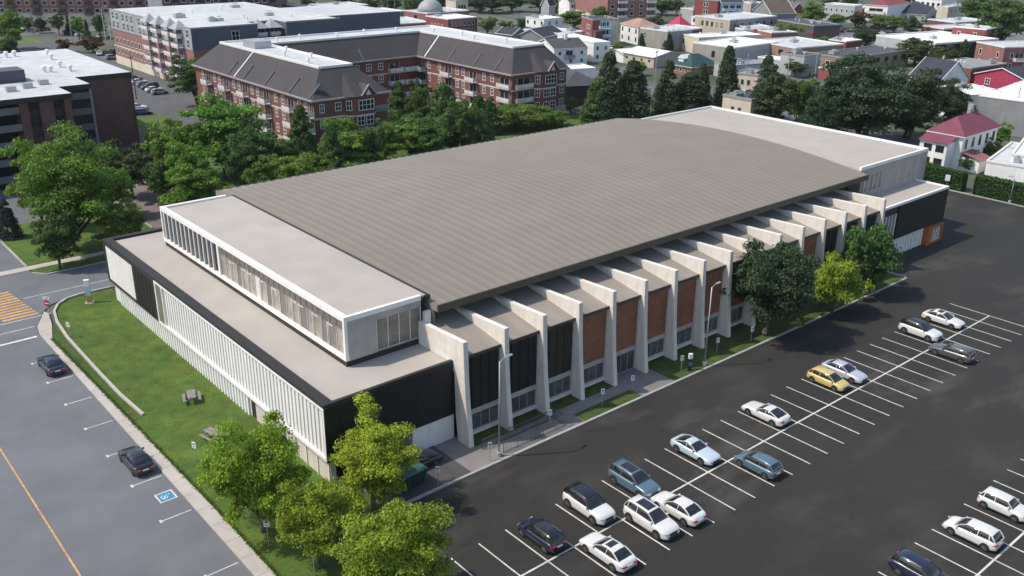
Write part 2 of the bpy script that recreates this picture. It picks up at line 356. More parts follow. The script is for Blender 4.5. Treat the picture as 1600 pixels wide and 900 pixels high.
# ------------------------------------------------------------------ the arena
A = thing('arena_building', 'long grey vaulted-roof arena with white concrete fins and black-and-white wings', 'arena')
def P(name, mb, m, **k):
    lb = k.pop('label', None); o = mb.build(name, m, A, **k)
    if lb: o['label'] = lb
    return o
# west wing, lower volume
b = MB(); b.box(.36, 13.0, -7.2, 45.0, 2.75, 7.70); P('west_wing_core', b, M['dark'])
b = MB(); b.box(1.0, 13.02, -7.10, 44.4, 7.70, 7.76); P('west_wing_roof', b, M['memb'])
b = MB()
b.box(0, 1.0, -7.45, 45.2, 7.72, 8.05); b.box(1.0, 13.05, -7.45, -7.1, 7.7, 8.05); b.box(1.0, 13.05, 44.5, 45.2, 7.7, 8.05)
b.box(0, .36, 44.85, 45.2, 2.75, 7.72); b.box(0, .36, 28.95, 29.5, 2.75, 7.72); b.box(0, .36, 35.75, 44.85, 2.75, 3.05); b.box(0, .30, 29.5, 45.0, 7.45, 7.72)
P('black_parapet', b, M['coping'])
b = MB()
for k in range(9): b.box(1.51*k+.01, 1.51*k+1.50-.005, -7.45, -7.18, 2.62, 7.7)
b.box(.02, .36, -7.4, -7.2, 2.62, 7.7)
P('black_cladding', b, M['black'], label='black panel cladding over the car park corner')
b = MB(); b.box(0, .34, 29.5, 35.75, 2.78, 7.45)
for k in range(5): b.box(-.03, 0, 30.5+k*1.05, 30.56+k*1.05, 2.8, 7.45)
P('black_cladding', b, M['black'], label='black panel between white panel and slatted screen')
b = MB()
for k in range(8): b.box(.10, .33, 35.78+k*1.134, 35.78+(k+1)*1.134-.02, 3.05, 7.45)
P('white_cladding', b, M['whitep'])
b = MB(); b.box(.20, .35, -7.15, 28.9, 3.05, 7.55)
P('screen_backing', b, M['whitep'])
b = MB(); b.box(-.04, .36, -7.44, 28.95, 7.50, 7.715); b.box(-.04, .36, -7.44, 28.95, 2.72, 3.05); b.box(-.035, .35, -7.44, -7.2, 3.05, 7.5); b.box(-.035, .35, 28.65, 28.95, 3.05, 7.5); b.box(-.035, .3, 26.9, 27.1, 3.05, 7.5)
y = -6.85
while y < 26.6: b.box(.11, .22, y, y+.29, 3.05, 7.5); y += .66
P('slatted_screen', b, M['white'])
b = MB(); b.box(-.03, .2, 27.2, 28.6, 3.1, 7.4); P('side_window', b, M['glassw'])
b = MB(); b.box(.55, 1.0, 7.9, 45.0, 0, 2.75); P('louvre_backing', b, M['whitep'])
b = MB(); y = 8.2
while y < 42.9: b.box(.36, .56, y, y+.30, .05, 2.74); y += .66
P('ground_louvre', b, M['white'])
b = MB(); b.box(.50, 1.0, -7.0, 6.85, 0, 2.75)
P('ground_wall', b, M['cream'])
b = MB()
for k in range(7): b.box(.40, .5, -6.9+k*1.95, -6.8+k*1.95, .05, 2.74)
b.box(.40, .5, -6.9, 6.85, 2.45, 2.72); P('wall_batten', b, M['whitep'])
b = MB(); b.box(.62, .95, 6.85, 7.9, 0, 2.6); P('side_door', b, M['bronze'])
b = MB(); b.box(.36, 13.05, -7.4, 45, 2.58, 2.72); P('soffit', b, M['concd'])
b = MB()
for k in range(5): b.box(8.55+k*.92, 8.55+k*.92+.905, -7.36, -7.1, 0, 2.56)
b.box(8.55, 8.75, -7.1, 2, 0, 2.56)
P('white_ground_wall', b, M['white'])
b = MB(); b.box(1.0, 8.55, 1.8, 2.0, 0, 2.56); P('recess_wall', b, M['concd'])
# upper storey above the west wing
b = MB(); b.box(5.5, 13.3, -2.1, 39.0, 7.76, 12.15); P('upper_core', b, M['dark'])
b = MB(); b.box(5.36, 13.32, -2.2, 39.1, 7.76, 8.36); P('upper_plinth', b, M['coping'])
b = MB(); b.box(5.7, 14.12, -1.9, 38.8, 12.15, 12.34); P('upper_roof', b, M['memb'])
b = MB(); b.box(14.12, 14.38, -2.3, 39.1, 12.0, 12.40); P('roof_gutter', b, M['coping'])
b = MB()
b.box(5.24, 5.75, -2.3, 39.2, 12.1, 12.55); b.box(5.75, 13.35, -2.3, -1.95, 12.1, 12.55); b.box(5.75, 13.35, 38.75, 39.2, 12.1, 12.55)
b.box(5.24, 5.6, -2.3, 39.2, 8.36, 8.78); b.box(5.24, 5.55, -2.3, -2.0, 8.78, 12.1); b.box(5.24, 5.6, 38.9, 39.2, 8.78, 12.1); b.box(5.24, 5.6, 23.3, 23.75, 8.78, 12.1)
P('white_parapet', b, M['white'])
b = MB()
for k in range(12): b.box(5.26, 5.62, 24.9+k*1.2, 25.25+k*1.2, 8.78, 12.1)
P('upper_fins', b, mat('grey_white_fins', (.46, .45, .44), .6, .05, 1))
b = MB(); b.box(5.62, 5.66, 23.75, 38.9, 8.7, 12.12); P('fin_backing', b, M['greyf'])
b = MB(); rr = random.Random(3)
for k in range(19):
    y0 = -1.98+k*1.33; gm = rr.choice([0, 0, 0, 0, 1, 0, 2])
    b.box(5.44, 5.56, y0, y0+1.28, 8.78, 11.35, gm)
P('upper_glazing', b, [mat('clear_storey_glass', (.33, .295, .25), .28, .3, .9), mat('blind_grey', (.20, .18, .16), .6), mat('blind_white', (.66, .63, .58), .6)])
b = MB(); b.box(5.30, 5.56, -2.0, 23.3, 11.35, 12.1)
for k in range(24): b.box(5.26, 5.30, -1.95+k*1.06, -1.87+k*1.06, 11.40, 12.1)
P('transom_panel', b, mat('transom_bronze', (.165, .147, .128), .5))
b = MB()
for k in range(20): b.box(5.38, 5.53, -2.02+k*1.33, -1.95+k*1.33, 8.78, 11.4)
b.box(5.44, 5.54, -2.0, 23.3, 11.28, 11.36)
for k in (1, 3, 5, 6, 9, 11, 13, 14, 16): b.box(5.40, 5.53, -.40+k*1.33, -.27+k*1.33, 8.78, 11.0); b.box(5.40, 5.53, -1.3+k*1.33, -.41+k*1.33, 10.86, 11.0)
P('glazing_mullions', b, mat('warm_grey_frame', (.56, .53, .49), .5))
b = MB()
for k in range(3): b.box(5.56+k*.98, 5.56+k*.98+.97, -2.28, -1.95, 8.36, 12.1)
b.box(8.5, 13.33, -2.27, -1.95, 11.46, 12.1); b.box(8.5, 13.33, -2.27, -1.95, 8.36, 8.52); b.box(5.56, 8.5, -2.25, -1.95, 8.3, 8.37)
P('upper_south_wall', b, M['concd'])
b = MB()
for k in range(4): b.box(8.55+k*1.19, 8.55+k*1.19+1.13, -2.2, -2.12, 8.53, 11.45)
P('upper_south_window', b, M['glassw'])
b = MB()
for k in range(5): b.box(8.50+k*1.19, 8.56+k*1.19, -2.26, -2.1, 8.5, 11.48)
P('window_mullions', b, M['frame'])
# vaulted roof with broad standing ribs running across
X0, X1, Y0, Y1, ZE, RI = 14.4, 88.3, -3.4, 44.5, 11.62, 1.9
def zc(y, x=60.0):                                                   # the crown dies down towards the west gable
    t = (y-Y0)/(Y1-Y0)*2-1; s = min(1, max(0, (x-X0)/30)); s = s*s*(3-2*s); return ZE+(.65+(RI-.65)*s)*(1-t*t)
NX, NY = 372, 30; vs = []; fs = []
for i in range(NX+1):
    x = X0+(X1-X0)*i/NX; ph = (x-X0)/1.22 % 1.0
    rb = .075*max(0, math.cos(2*PI*ph))**1.5
    for j in range(NY+1):
        y = Y0+(Y1-Y0)*j/NY; vs.append((x, y, zc(y, x)+rb))
for i in range(NX):
    for j in range(NY):
        a = i*(NY+1)+j; fs.append((a, a+NY+1, a+NY+2, a+1))
P('vaulted_roof', MB().add(vs, fs), M['vault'], smooth=True)
b = MB()
for xa, xb, in ((X0-.02, X0+.25), (X1-.25, X1+.02)):
    b = MB()
    ring = [(y, zc(y, xa)+.02) for y in np.linspace(Y0, Y1, 25)]
    poly = [(xa, y, z) for y, z in ring]+[(xa, Y1, 8.0), (xa, -2.6, 8.0), (xa, -2.6, 11.0), (xa, Y0, 11.0)]
    n = len(poly); b.add(poly+[(xb, p[1], p[2]) for p in poly], [tuple(range(n)), tuple(range(2*n-1, n-1, -1))]+[(i, n+i, n+(i+1) % n, (i+1) % n) for i in range(n)])
    P('gable_wall', b, mat('gable_metal', (.25, .222, .192), .8, .05, .4)); b = MB()
P('eave_fascia', MB().box(X0-.03, X1+.03, Y0-.14, Y0+.05, 10.98, ZE+.07), M['eave']); P('eave_fascia', MB().box(X0-.03, X1+.03, Y1-.05, Y1+.14, 10.98, ZE+.07), M['eave']); P('eave_soffit', MB().box(X0+.3, X1-.3, Y0+.05, -2.4, 10.98, 11.10), M['eave'])
b = MB(); b.box(13.05, 88.2, -0.9, 44.3, 0, 11.0); P('hall_wall', b, M['dark'])
b = MB(); b.box(13.45, 14.1, -2.75, -2.36, 7.76, 11.0); P('corner_post', b, M['whitep'])
b = MB(); b.add([(13.03, -7.35, 7.78), (13.03, -2.2, 7.78), (13.03, -2.2, 9.6), (13.03, -7.2, 8.1)], [(3, 2, 1, 0)]); P('flashing', b, M['whitep'])
# sixteen concrete fins
fp = [(-9.82, 0), (-9.62, 1.6), (-9.30, 4.2), (-9.12, 6.6), (-8.95, 10.30), (-.95, 9.97), (-.95, 7.5), (-7.6, 7.0), (-7.75, 2.9), (-8.05, 0)]
fb = MB(); n = len(fp); fb.add([(0, y, z) for y, z in fp]+[(.5, y, z) for y, z in fp], [tuple(range(n)), tuple(range(2*n-1, n-1, -1))]+[(i, n+i, n+(i+1) % n, (i+1) % n) for i in range(n)])
FX = [13.07+4.682*k for k in range(16)]
f0 = P('concrete_fin', fb, M['conc'])
f0.location.x = FX[0]
for k in range(1, 16): inst(f0, A, (FX[k], 0, 0))
# fifteen bays between the fins
kinds = ['black', 'black', 'bronze']+['brick']*9+['bronze', 'black', 'black']
wproto = None
for k in range(15):
    xa, xb = FX[k]+.5, FX[k+1]
    b = MB(); b.add([(xa, -8.48, 8.62), (xb, -8.48, 8.62), (xb, -0.9, 9.86), (xa, -0.9, 9.86), (xa, -8.48, 8.42), (xb, -8.48, 8.42), (xb, -0.9, 9.66), (xa, -0.9, 9.66)], [(0, 1, 2, 3), (7, 6, 5, 4), (4, 5, 1, 0)])
    P('bay_roof', b, M['bayroof'])
    b = MB(); b.box(xa, xb, -8.56, -8.45, 8.36, 8.66); P('bay_fascia', b, M['eave'])
    kd = kinds[k]
    b = MB(); b.box(xa, xb, -8.2, -7.9, 2.9, 8.02 if kd == 'brick' else 8.4)
    if kd != 'brick':
        for q in range(1, 4): b.box(xa+q*1.045-.03, xa+q*1.045+.03, -8.26, -8.2, 2.9, 8.4)
        if kd == 'bronze': b.box(xa, xb, -8.25, -8.2, 3.6, 3.68); b.box(xa, xb, -8.25, -8.2, 7.3, 7.38)
    P('brick_panel' if kd == 'brick' else 'dark_panel', b, {'brick': M['abrick'], 'black': M['black'], 'bronze': M['bronze']}[kd])
    if kd == 'brick':
        b = MB(); b.box(xa, xb, -8.3, -7.9, 8.02, 8.4); P('brick_cap', b, mat('cap_brown', (.17, .12, .095), .8))
    b = MB(); b.box(xa, xb, -8.32, -7.9, 2.42, 2.9); P('lintel', b, M['concd'])
    if k != 4:
        b = MB(); b.box(xa, xb, -8.42, -7.9, .32, .62); b.box(xa, xb, -8.1, -7.9, 0, .32); P('window_sill', b, M['conc'])
    z0 = .62 if k != 4 else .1
    b = MB(); b.box(xa, xb, -8.1, -8.04, z0, 2.42, 1)
    for q in range(5): x = xa+.02+q*(xb-xa-.1)/4; b.box(x, x+.06, -8.17, -8.09, z0, 2.42)
    b.box(xa, xb, -8.165, -8.09, z0, z0+.07); b.box(xa, xb, -8.165, -8.09, 2.34, 2.42)
    if k == 4: b.box(xa+.5, xa+1.3, -8.2, -8.16, .15, 2.2, 2)
    P('entrance_doors' if k == 4 else 'bay_window', b, [M['greyf'], mat('bay_glass', (.075, .078, .084), .12, .35, .8, spec=.7), mat('bright_door', (.55, .55, .55), .3)])
# east end: upper storey and low wing
b = MB(); b.box(88.35, 107.1, -2.1, 39.0, 0, 12.0); P('east_core', b, M['concd'])
b = MB()
for k in range(6):
    for q in range(4): b.box(88.4+k*3.15, 88.4+k*3.15+3.12, -2.3, -2.08, 3*q+.02, 3*q+2.99) if not (q in (2, 3) and k in (0, 1)) else None
b.box(94.7, 107.3, -2.24, -2.09, 0, 12.0); b.box(88.4, 94.7, -2.28, -2.09, 10.9, 12.0); b.box(88.4, 94.7, -2.28, -2.09, 6.0, 8.6)
P('east_cladding', b, M['concd'])
b = MB(); b.box(88.6, 94.6, -2.15, -2.11, 8.6, 10.9, 1)
for k in range(6): b.box(88.6+k*1.2, 88.68+k*1.2, -2.26, -2.12, 8.6, 10.9)
P('east_window', b, [M['frame'], M['glassw']])
b = MB(); b.box(88.5, 107.0, -1.95, 38.9, 12.0, 12.15); P('east_roof', b, M['memb'])
b = MB(); b.box(88.35, 107.3, -2.3, -1.95, 12.0, 12.45); b.box(107.0, 107.3, -1.95, 39.2, 12.0, 12.45); b.box(88.35, 107.0, 38.9, 39.2, 12.0, 12.45); P('east_parapet', b, M['white'])
b = MB(); b.box(87.3, 104.9, -7.2, -2.12, 2.7, 7.7); P('low_wing_core', b, M['dark'])
b = MB(); b.box(84.0, 104.8, -7.2, -2.3, 7.7, 7.85); P('low_wing_roof', b, M['memb'])
b = MB(); b.box(84.0, 105, -7.5, -7.15, 7.7, 8.05); b.box(104.7, 105, -7.15, -2.3, 7.7, 8.05); P('low_wing_coping', b, M['white'])
b = MB()
for k in range(10): b.box(90.9+k*1.41, 90.9+k*1.41+1.40, -7.47, -7.19, 2.7, 7.7)
b.box(104.88, 105.0, -7.47, -2.3, 2.7, 7.7); P('low_wing_cladding', b, M['black'])
b = MB(); b.box(84, 90.8, -7.2, -7.0, 2.7, 6.6)
for k in range(8): b.box(84.3+k*.85, 84.5+k*.85, -7.42, -7.2, 0, 6.6)
P('low_wing_louvre', b, M['whitep'])
b = MB(); b.box(84, 90.8, -7.3, -7.0, 6.6, 7.7); P('louvre_header', b, M['bronze'])
b = MB(); b.box(84, 99.6, -7.0, -6.8, 0, 2.7)
for k in range(10): b.box(91.4+k*.85, 91.75+k*.85, -7.4, -7.0, 0, 2.68)
P('low_wing_base', b, M['white'])
b = MB(); b.box(99.7, 104.3, -8.1, -7.6, 2.40, 2.62); b.box(99.7, 100.8, -8.1, -7.2, 0, 2.40); b.box(104.05, 104.3, -8.1, -7.2, 0, 2.40); b.box(99.7, 104.3, -7.6, -7.2, 2.42, 2.60); b.box(100.8, 104.05, -8.08, -7.8, 0, .18)
P('orange_portal', b, M['orange'])
b = MB(); b.box(100.8, 104.05, -7.8, -7.7, .18, 2.40, 1)
for k in range(4): b.box(101.6+k*.7, 101.75+k*.7, -7.9, -7.78, .3, 2.35)
P('portal_glazing', b, [M['greyf'], M['whitep']])

# ------------------------------------------------------------------ cars
def interp(t, tab):
    for (a, va), (b, vb) in zip(tab, tab[1:]):
        if t <= b: s = (t-a)/(b-a) if b > a else 0; return va+(vb-va)*s
    return tab[-1][1]
CT = dict(
    sedan=dict(L=4.75, W=1.84, H=1.44, top=[(0, .60), (.015, .84), (.05, .965), (.12, 1.0), (.25, .985), (.62, .95), (.70, .925), (.82, .86), (.93, .75), (.98, .62), (1, .45)], gh=(.10, .265, .505, .705), r=.33, ax=(.205, .80)),
    coupe=dict(L=4.70, W=1.90, H=1.36, top=[(0, .62), (.015, .86), (.05, .96), (.12, .99), (.22, 1.0), (.58, .93), (.66, .90), (.82, .83), (.93, .74), (.98, .62), (1, .42)], gh=(.085, .33, .475, .655), r=.35, ax=(.20, .79)),
    hatch=dict(L=4.25, W=1.80, H=1.47, top=[(0, .62), (.012, .86), (.04, .98), (.12, 1.0), (.25, .99), (.66, .955), (.74, .92), (.86, .84), (.95, .72), (.985, .58), (1, .45)], gh=(.018, .125, .575, .795), r=.33, ax=(.185, .805)),
    suv=dict(L=4.72, W=1.93, H=1.70, top=[(0, .72), (.012, .98), (.04, 1.10), (.12, 1.13), (.25, 1.13), (.66, 1.10), (.73, 1.07), (.86, 1.0), (.94, .90), (.98, .74), (1, .55)], gh=(.015, .085, .54, .735), r=.38, ax=(.185, .80)),
    wagon=dict(L=4.75, W=1.83, H=1.49, top=[(0, .62), (.012, .88), (.04, .99), (.12, 1.01), (.25, 1.0), (.63, .96), (.70, .93), (.83, .86), (.94, .75), (.98, .62), (1, .45)], gh=(.015, .10, .50, .705), r=.33, ax=(.195, .80)),
    mini=dict(L=3.85, W=1.74, H=1.43, top=[(0, .62), (.015, .90), (.04, .98), (.12, 1.0), (.3, .99), (.68, .95), (.76, .93), (.90, .86), (.96, .76), (.985, .60), (1, .45)], gh=(.03, .10, .60, .735), r=.32, ax=(.17, .81)))
def car_meshes(kind, sunroof=False):
    c = CT[kind]; L, W, H = c['L'], c['W'], c['H']; rh, ra, fa, fh = c['gh']; r = c['r']; out = {}
    X = lambda t: (t-.5)*L
    def wd(t):
        e = abs(2*t-1); return W/2*(1-.035*e**2-.20*max(0, (e-.80)/.20)**2.2)
    body = MB(); rings = []
    T = [0, .006, .02, .045, .08, .12, .18, .25, .35, .45, .55, .62, .67, .72, .78, .84, .89, .93, .955, .975, .99, 1]
    for t in T:
        zt = interp(t, c['top']); h = wd(t); zl = .20+.10*max(0, (abs(2*t-1)-.8)/.2)
        sh = zt-.02
        half = [(0, zl), (h*.84, zl), (h*.955, zl+.06), (h*.985, zl+(sh-zl)*.30), (h, zl+(sh-zl)*.62), (h*.985, zl+(sh-zl)*.84), (h*.935, sh-.012), (h*.86, sh+.012), (h*.5, sh+.035), (0, sh+.042)]
        rings.append([(X(t), -y, z) for y, z in half]+[(X(t), y, z) for y, z in half[-2:0:-1]])
    body.loft([r_[::-1] for r_ in rings])
    zb = lambda t: interp(t, c['top'])-.01
    wb = lambda t: wd(t)*.865
    wr = W/2*.665
    A1, A2, A3, A4 = X(rh), X(ra), X(fa), X(fh)
    # the greenhouse is one dark glass shell with painted roof and pillars over it
    gl = MB(); G = []
    tt = [rh, rh+(ra-rh)*.5, ra, ra+(fa-ra)*.33, ra+(fa-ra)*.66, fa, fa+(fh-fa)*.5, fh]
    def roofz(t):
        if t <= ra: s = (t-rh)/(ra-rh); return zb(rh)+(H-.05-zb(rh))*(1-(1-s)**1.25)
        if t <= fa: s = (t-ra)/(fa-ra); return H-.05+.05*math.sin(PI*min(1, .15+s*.85))**.8
        s = (fh-t)/(fh-fa); return zb(fh)+(roofz(fa)-zb(fh))*(1-(1-s)**1.25)
    def prof(t):
        z1 = roofz(t); z0 = min(zb(t)-.03, z1); k = max(0, min(1, (z1-z0)/(H-zb(.45)))); o = wb(t); i = o+(wr-o)*k
        return z0, z1, o, i
    for t in tt:
        z0, z1, o, i = prof(t)
        G.append([(X(t), o, z0), (X(t), (o+i)/2+.02, (z0+z1)/2), (X(t), i, z1-.03), (X(t), i*.8, z1), (X(t), 0, z1+.022), (X(t), -i*.8, z1), (X(t), -i, z1-.03), (X(t), -(o+i)/2-.02, (z0+z1)/2), (X(t), -o, z0)])
    gl.loft(G)
    rf = MB(); R_ = []
    for t in [ra-.012, ra, ra+(fa-ra)*.33, ra+(fa-ra)*.66, fa, fa+.012]:
        z0, z1, o, i = prof(t); e = .012; i += .012
        R_.append([(X(t), i, z1-.055), (X(t), i, z1-.02+e), (X(t), i*.8, z1+e), (X(t), 0, z1+.022+e), (X(t), -i*.8, z1+e), (X(t), -i, z1-.02+e), (X(t), -i, z1-.055), (X(t), 0, z1-.01)])
    rf.loft(R_)
    pil = MB()
    for s in (1,):
        def pt(t, f):
            z0, z1, o, i = prof(t); z = z0+(z1-z0)*f; y = o+(i-o)*f; return Vector((X(t), s*(y+.012), z-.02*f))
        for seq, wd_ in (([fh-.004, fa+(fh-fa)*.5, fa], .055), ([rh+.004, rh+(ra-rh)*.5, ra], .12 if kind in ('suv', 'hatch', 'wagon', 'mini') else .09)):
            q = [Vector((X(t), s*(prof(t)[3]*1.0+.012), prof(t)[1]-.025)) for t in seq]
            for a, b2 in zip(q, q[1:]): pil.bar(a, b2, wd_, .05)
        tb = ra+(fa-ra)*.52
        pil.bar(pt(tb, .05), pt(tb-.01, .95), .05, .03)
        if kind in ('suv', 'wagon', 'hatch', 'mini'):
            td = ra+(fa-ra)*.08; pil.bar(pt(td-.02, .05), pt(td, .95), .10, .035)
        q = [pt(t, .06) for t in (rh+.05, .35, .5, fh-.05)]
        for a, b2 in zip(q, q[1:]): pil.bar(a, b2, .02, .03)
    out['body'] = body; out['windows'] = gl; out['roof'] = rf; out['pillar'] = pil
    if sunroof:
        sr = MB(); t0, t1 = fa-.03, ra+(fa-ra)*(.30 if kind != 'sedan' else .36)
        z = max(prof(t0)[1], prof(t1)[1])
        q = []
        for t in (t1, (t0+t1)/2, t0):
            zz = prof(t)[1]; q.append([(X(t), wr*.72, zz+.0255), (X(t), 0, zz+.045), (X(t), -wr*.72, zz+.0255), (X(t), -wr*.72, zz), (X(t), wr*.72, zz)])
        sr.loft(q); out['sunroof'] = sr
    lights = []
    hd = MB(); tl = MB()
    zf = interp(.95, c['top'])-.13; zr = interp(.03, c['top'])-.17
    for s in (1,):
        hd.loft([[(X(t), y*s, z) for y, z in pts] for t, pts in (
            (.918, [(wd(.918)*.80, zf+.075), (wd(.918)*.985, zf+.075), (wd(.918)*.998, zf-.02), (wd(.918)*.8, zf-.02)]),
            (.958, [(wd(.958)*.66, zf+.075), (wd(.958)*.965, zf+.06), (wd(.958)*1.0, zf-.06), (wd(.958)*.66, zf-.06)]),
            (.982, [(wd(.982)*.50, zf+.035), (wd(.982)*.93, zf+.03), (wd(.982)*.97, zf-.06), (wd(.982)*.50, zf-.07)]),
            (.9925, [(wd(.99)*.46, zf+.0), (wd(.99)*.80, zf+.0), (wd(.99)*.84, zf-.07), (wd(.99)*.46, zf-.07)]))])
        tl.loft([[(X(t), y*s, z) for y, z in pts] for t, pts in (
            (.055, [(wd(.055)*.85, zr+.075), (wd(.055)*.99, zr+.06), (wd(.055)*1.012, zr-.01), (wd(.055)*.85, zr-.01)]),
            (.018, [(wd(.018)*.6, zr+.085), (wd(.018)*.965, zr+.08), (wd(.018)*1.015, zr-.06), (wd(.018)*.6, zr-.06)]),
            (-.003, [(wd(0)*.50, zr+.06), (wd(0)*.90, zr+.06), (wd(0)*.95, zr-.05), (wd(0)*.50, zr-.05)]))][::-1])
    out['headlight'] = hd; out['taillight'] = tl
    gr = MB(); gr.box(X(.985), X(1)+.012, -W*.26, W*.26, .34, .34+.16); gr.box(X(.988), X(1)+.008, -W*.20, W*.20, .54, zf+.0); out['grille'] = gr
    pb = MB(); pb.box(X(0)-.012, X(.02), -W*.34, W*.34, .26, .40); out['rear_trim'] = pb; pb = MB(); pb.box(X(.27), X(.72), -W/2*.972, W/2*.972, .19, .30); out['sill_trim'] = pb
    pp = MB(); pp.box(X(0)-.016, X(.01), -.26, .26, .62 if kind != 'suv' else .70, .73 if kind != 'suv' else .81); out['number_plate'] = pp
    mr = MB(); xm = X(fh)-.32; ym = wb(fh)*1.0
    mr.loft([[(xm+dx, ym+.02+k*.20, zb(fh)+.10+dz) for dx, dz in ((-.05, -.06), (.07, -.05), (.08, .05), (-.05, .07))] for k in (0, .55, 1)]); out['wing_mirror'] = mr
    wh = MB(); ring = 18
    wh.tube([(0, -.105, 0), (0, -.10, 0), (0, .10, 0), (0, .105, 0)], [r*.86, r, r, r*.86], ring); out['wheel'] = wh
    ri = MB(); ri.tube([(0, .07, 0), (0, .112, 0)], [r*.66, r*.66], 16)
    for k in range(5):
        a = 2*PI*k/5; ri.bar((0, .118, 0), (r*.62*math.cos(a), .118, r*.62*math.sin(a)), .075, .02, 1)
    out['rim'] = ri
    ar = MB(); ar.tube([(0, -.12, 0), (0, .118, 0)], [r*1.16, r*1.14], 18); out['arch'] = ar
    out['_'] = dict(wheels=[(X(t), s*(wd(t)-.085), r) for t in c['ax'] for s in (1, -1)], r=r)
    return out
CARM = {}
def car(label, kind, paint, x, y, rz, group=None, roof=None, sunroof=False, cat='car', name='parked_car', trim=None):
    key = (kind, sunroof)
    if key not in CARM:
        ms = car_meshes(kind, sunroof); d = {}
        for k, mb in ms.items():
            if k == '_': d[k] = mb; continue
            m = dict(windows='cglass', headlight='head', taillight='tail', grille='plast', sill_trim='plast', rear_trim='plast', number_plate='plate', wheel='tyre', arch='plast', sunroof='cglass').get(k)
            ml = [M[m]] if m else [PW]
            if k == 'rim': ml = [mat('rim_shadow', (.05, .05, .052), .5), M['rim']]
            o = mb.build('tmp', ml, smooth=k in ('body', 'windows', 'roof')); me = o.data; bpy.data.objects.remove(o)
            me.name = k; d[k] = me
        mr = MB();
        for k in ('headlight', 'taillight', 'wing_mirror', 'pillar'):
            me = d[k].copy(); me.transform(Matrix.Scale(-1, 4, (0, 1, 0))); me.flip_normals(); d[k+'_r'] = me
        CARM[key] = d
    d = CARM[key]; root = thing(name, label, cat, (x, y, 0), rz, group)
    def put(nm, me, par=root, loc=None, rz=0, pm=None):
        o = bpy.data.objects.new(nm, me); COL.objects.link(o); o.parent = par
        if loc: o.location = loc
        o.rotation_euler[2] = rz
        if pm: o.material_slots[0].link = 'OBJECT'; o.material_slots[0].material = pm
        return o
    bd = put('body', d['body'], pm=paint); put('windows', d['windows']); put('roof', d['roof'], pm=roof or paint); [put('pillar', d[k], pm=roof if roof else paint) for k in ('pillar', 'pillar_r')]
    if sunroof: put('sunroof', d['sunroof'])
    for k in ('headlight', 'taillight'): put(k, d[k]); put(k, d[k+'_r'])
    put('wing_mirror', d['wing_mirror'], pm=roof or paint); put('wing_mirror', d['wing_mirror_r'], pm=roof or paint)
    put('grille', d['grille']); put('sill_trim', d['sill_trim']); put('rear_trim', d['rear_trim']); put('number_plate', d['number_plate'])
    for wx, wy, wz in d['_']['wheels']:
        put('wheel_arch', d['arch'], loc=(wx, wy-.03*(1 if wy > 0 else -1), wz+.01))
        wl = put('wheel', d['wheel'], loc=(wx, wy, wz), rz=0 if wy > 0 else PI); put('rim', d['rim'], par=wl)
    return root
UP, DN = PI/2, -PI/2
LOT = 'cars parked in the dark asphalt lot'
def lot(idx, up, face, kind, paint, label, dy=0, **k):
    car(label, kind, paint, 80.86-2.7*idx+random.uniform(-.06, .06), (-23.35 if up else -28.35)+dy, (UP if face == 'u' else DN)+random.uniform(-.015, .015), LOT, **k)
lot(26.5, 1, 'u', 'hatch', PN, 'dark navy hatchback with red taillights, nearest the kerb at the left end of the stalls', roof=PK, sunroof=True, dy=-.3)
lot(24.5, 1, 'd', 'suv', PW, 'white sport utility car with a black roof, beside the navy hatchback', roof=PK)
lot(22.5, 1, 'd', 'suv', PB, 'blue-grey sport utility car with a dark glass roof', sunroof=True)
lot(19.5, 1, 'd', 'coupe', PI_, 'pale ice-blue coupe with a long bonnet')
lot(15.6, 1, 'u', 'coupe', PW, 'white coupe alone in its bay with its tail on the middle line')
lot(11.6, 1, 'd', 'hatch', PY, 'yellow hatchback in the middle of the car park')
lot(10.5, 1, 'd', 'sedan', PL, 'pale lavender silver saloon right beside the yellow hatchback')
lot(4.5, 1, 'd', 'suv', PW, 'white sport utility car with a black roof, facing the grey estate car', roof=PK, sunroof=True)
lot(2.5, 1, 'd', 'sedan', PW, 'white saloon with a black glass roof, farthest from the viewer', sunroof=True)
lot(25.6, 0, 'u', 'sedan', PW, 'white saloon with a sunroof, at the bottom edge of the view', sunroof=True)
lot(23.6, 0, 'd', 'suv', PW, 'white sport utility car with white roof and sunroof, beside a white saloon', sunroof=True, dy=.5)
lot(22.5, 0, 'u', 'sedan', PW, 'white saloon with plain white roof, parked tight against a white sport utility car', dy=.25)
lot(18.6, 0, 'u', 'hatch', PB, 'blue-grey hatchback with red taillights')
lot(5.5, 0, 'u', 'wagon', PG, 'dark grey estate car with its tail to the viewer')
def lot2(x, face, kind, paint, label, **k): car(label, kind, paint, x, -44.95, (UP if face == 'u' else DN), LOT, **k)
lot2(41.05, 'd', 'mini', PW, 'small white two-door car at the right edge')
lot2(35.5, 'u', 'hatch', PW, 'white five-door hatchback beside the small two-door car')
lot2(27.75, 'd', 'wagon', PN, 'dark navy estate car cut by the bottom edge')
car('dark blue saloon parked at the kerb near the no-entry sign', 'sedan', PN, -11.15, 30.5, UP, 'dark saloons parked along the street')
car('black saloon parked at the kerb just before the painted wheelchair emblem', 'sedan', PK, -10.95, 6.6, UP, 'dark saloons parked along the street')
car('black saloon parked under the overhang beside the green waste container', 'sedan', PK, 7.6, -9.3, .1)
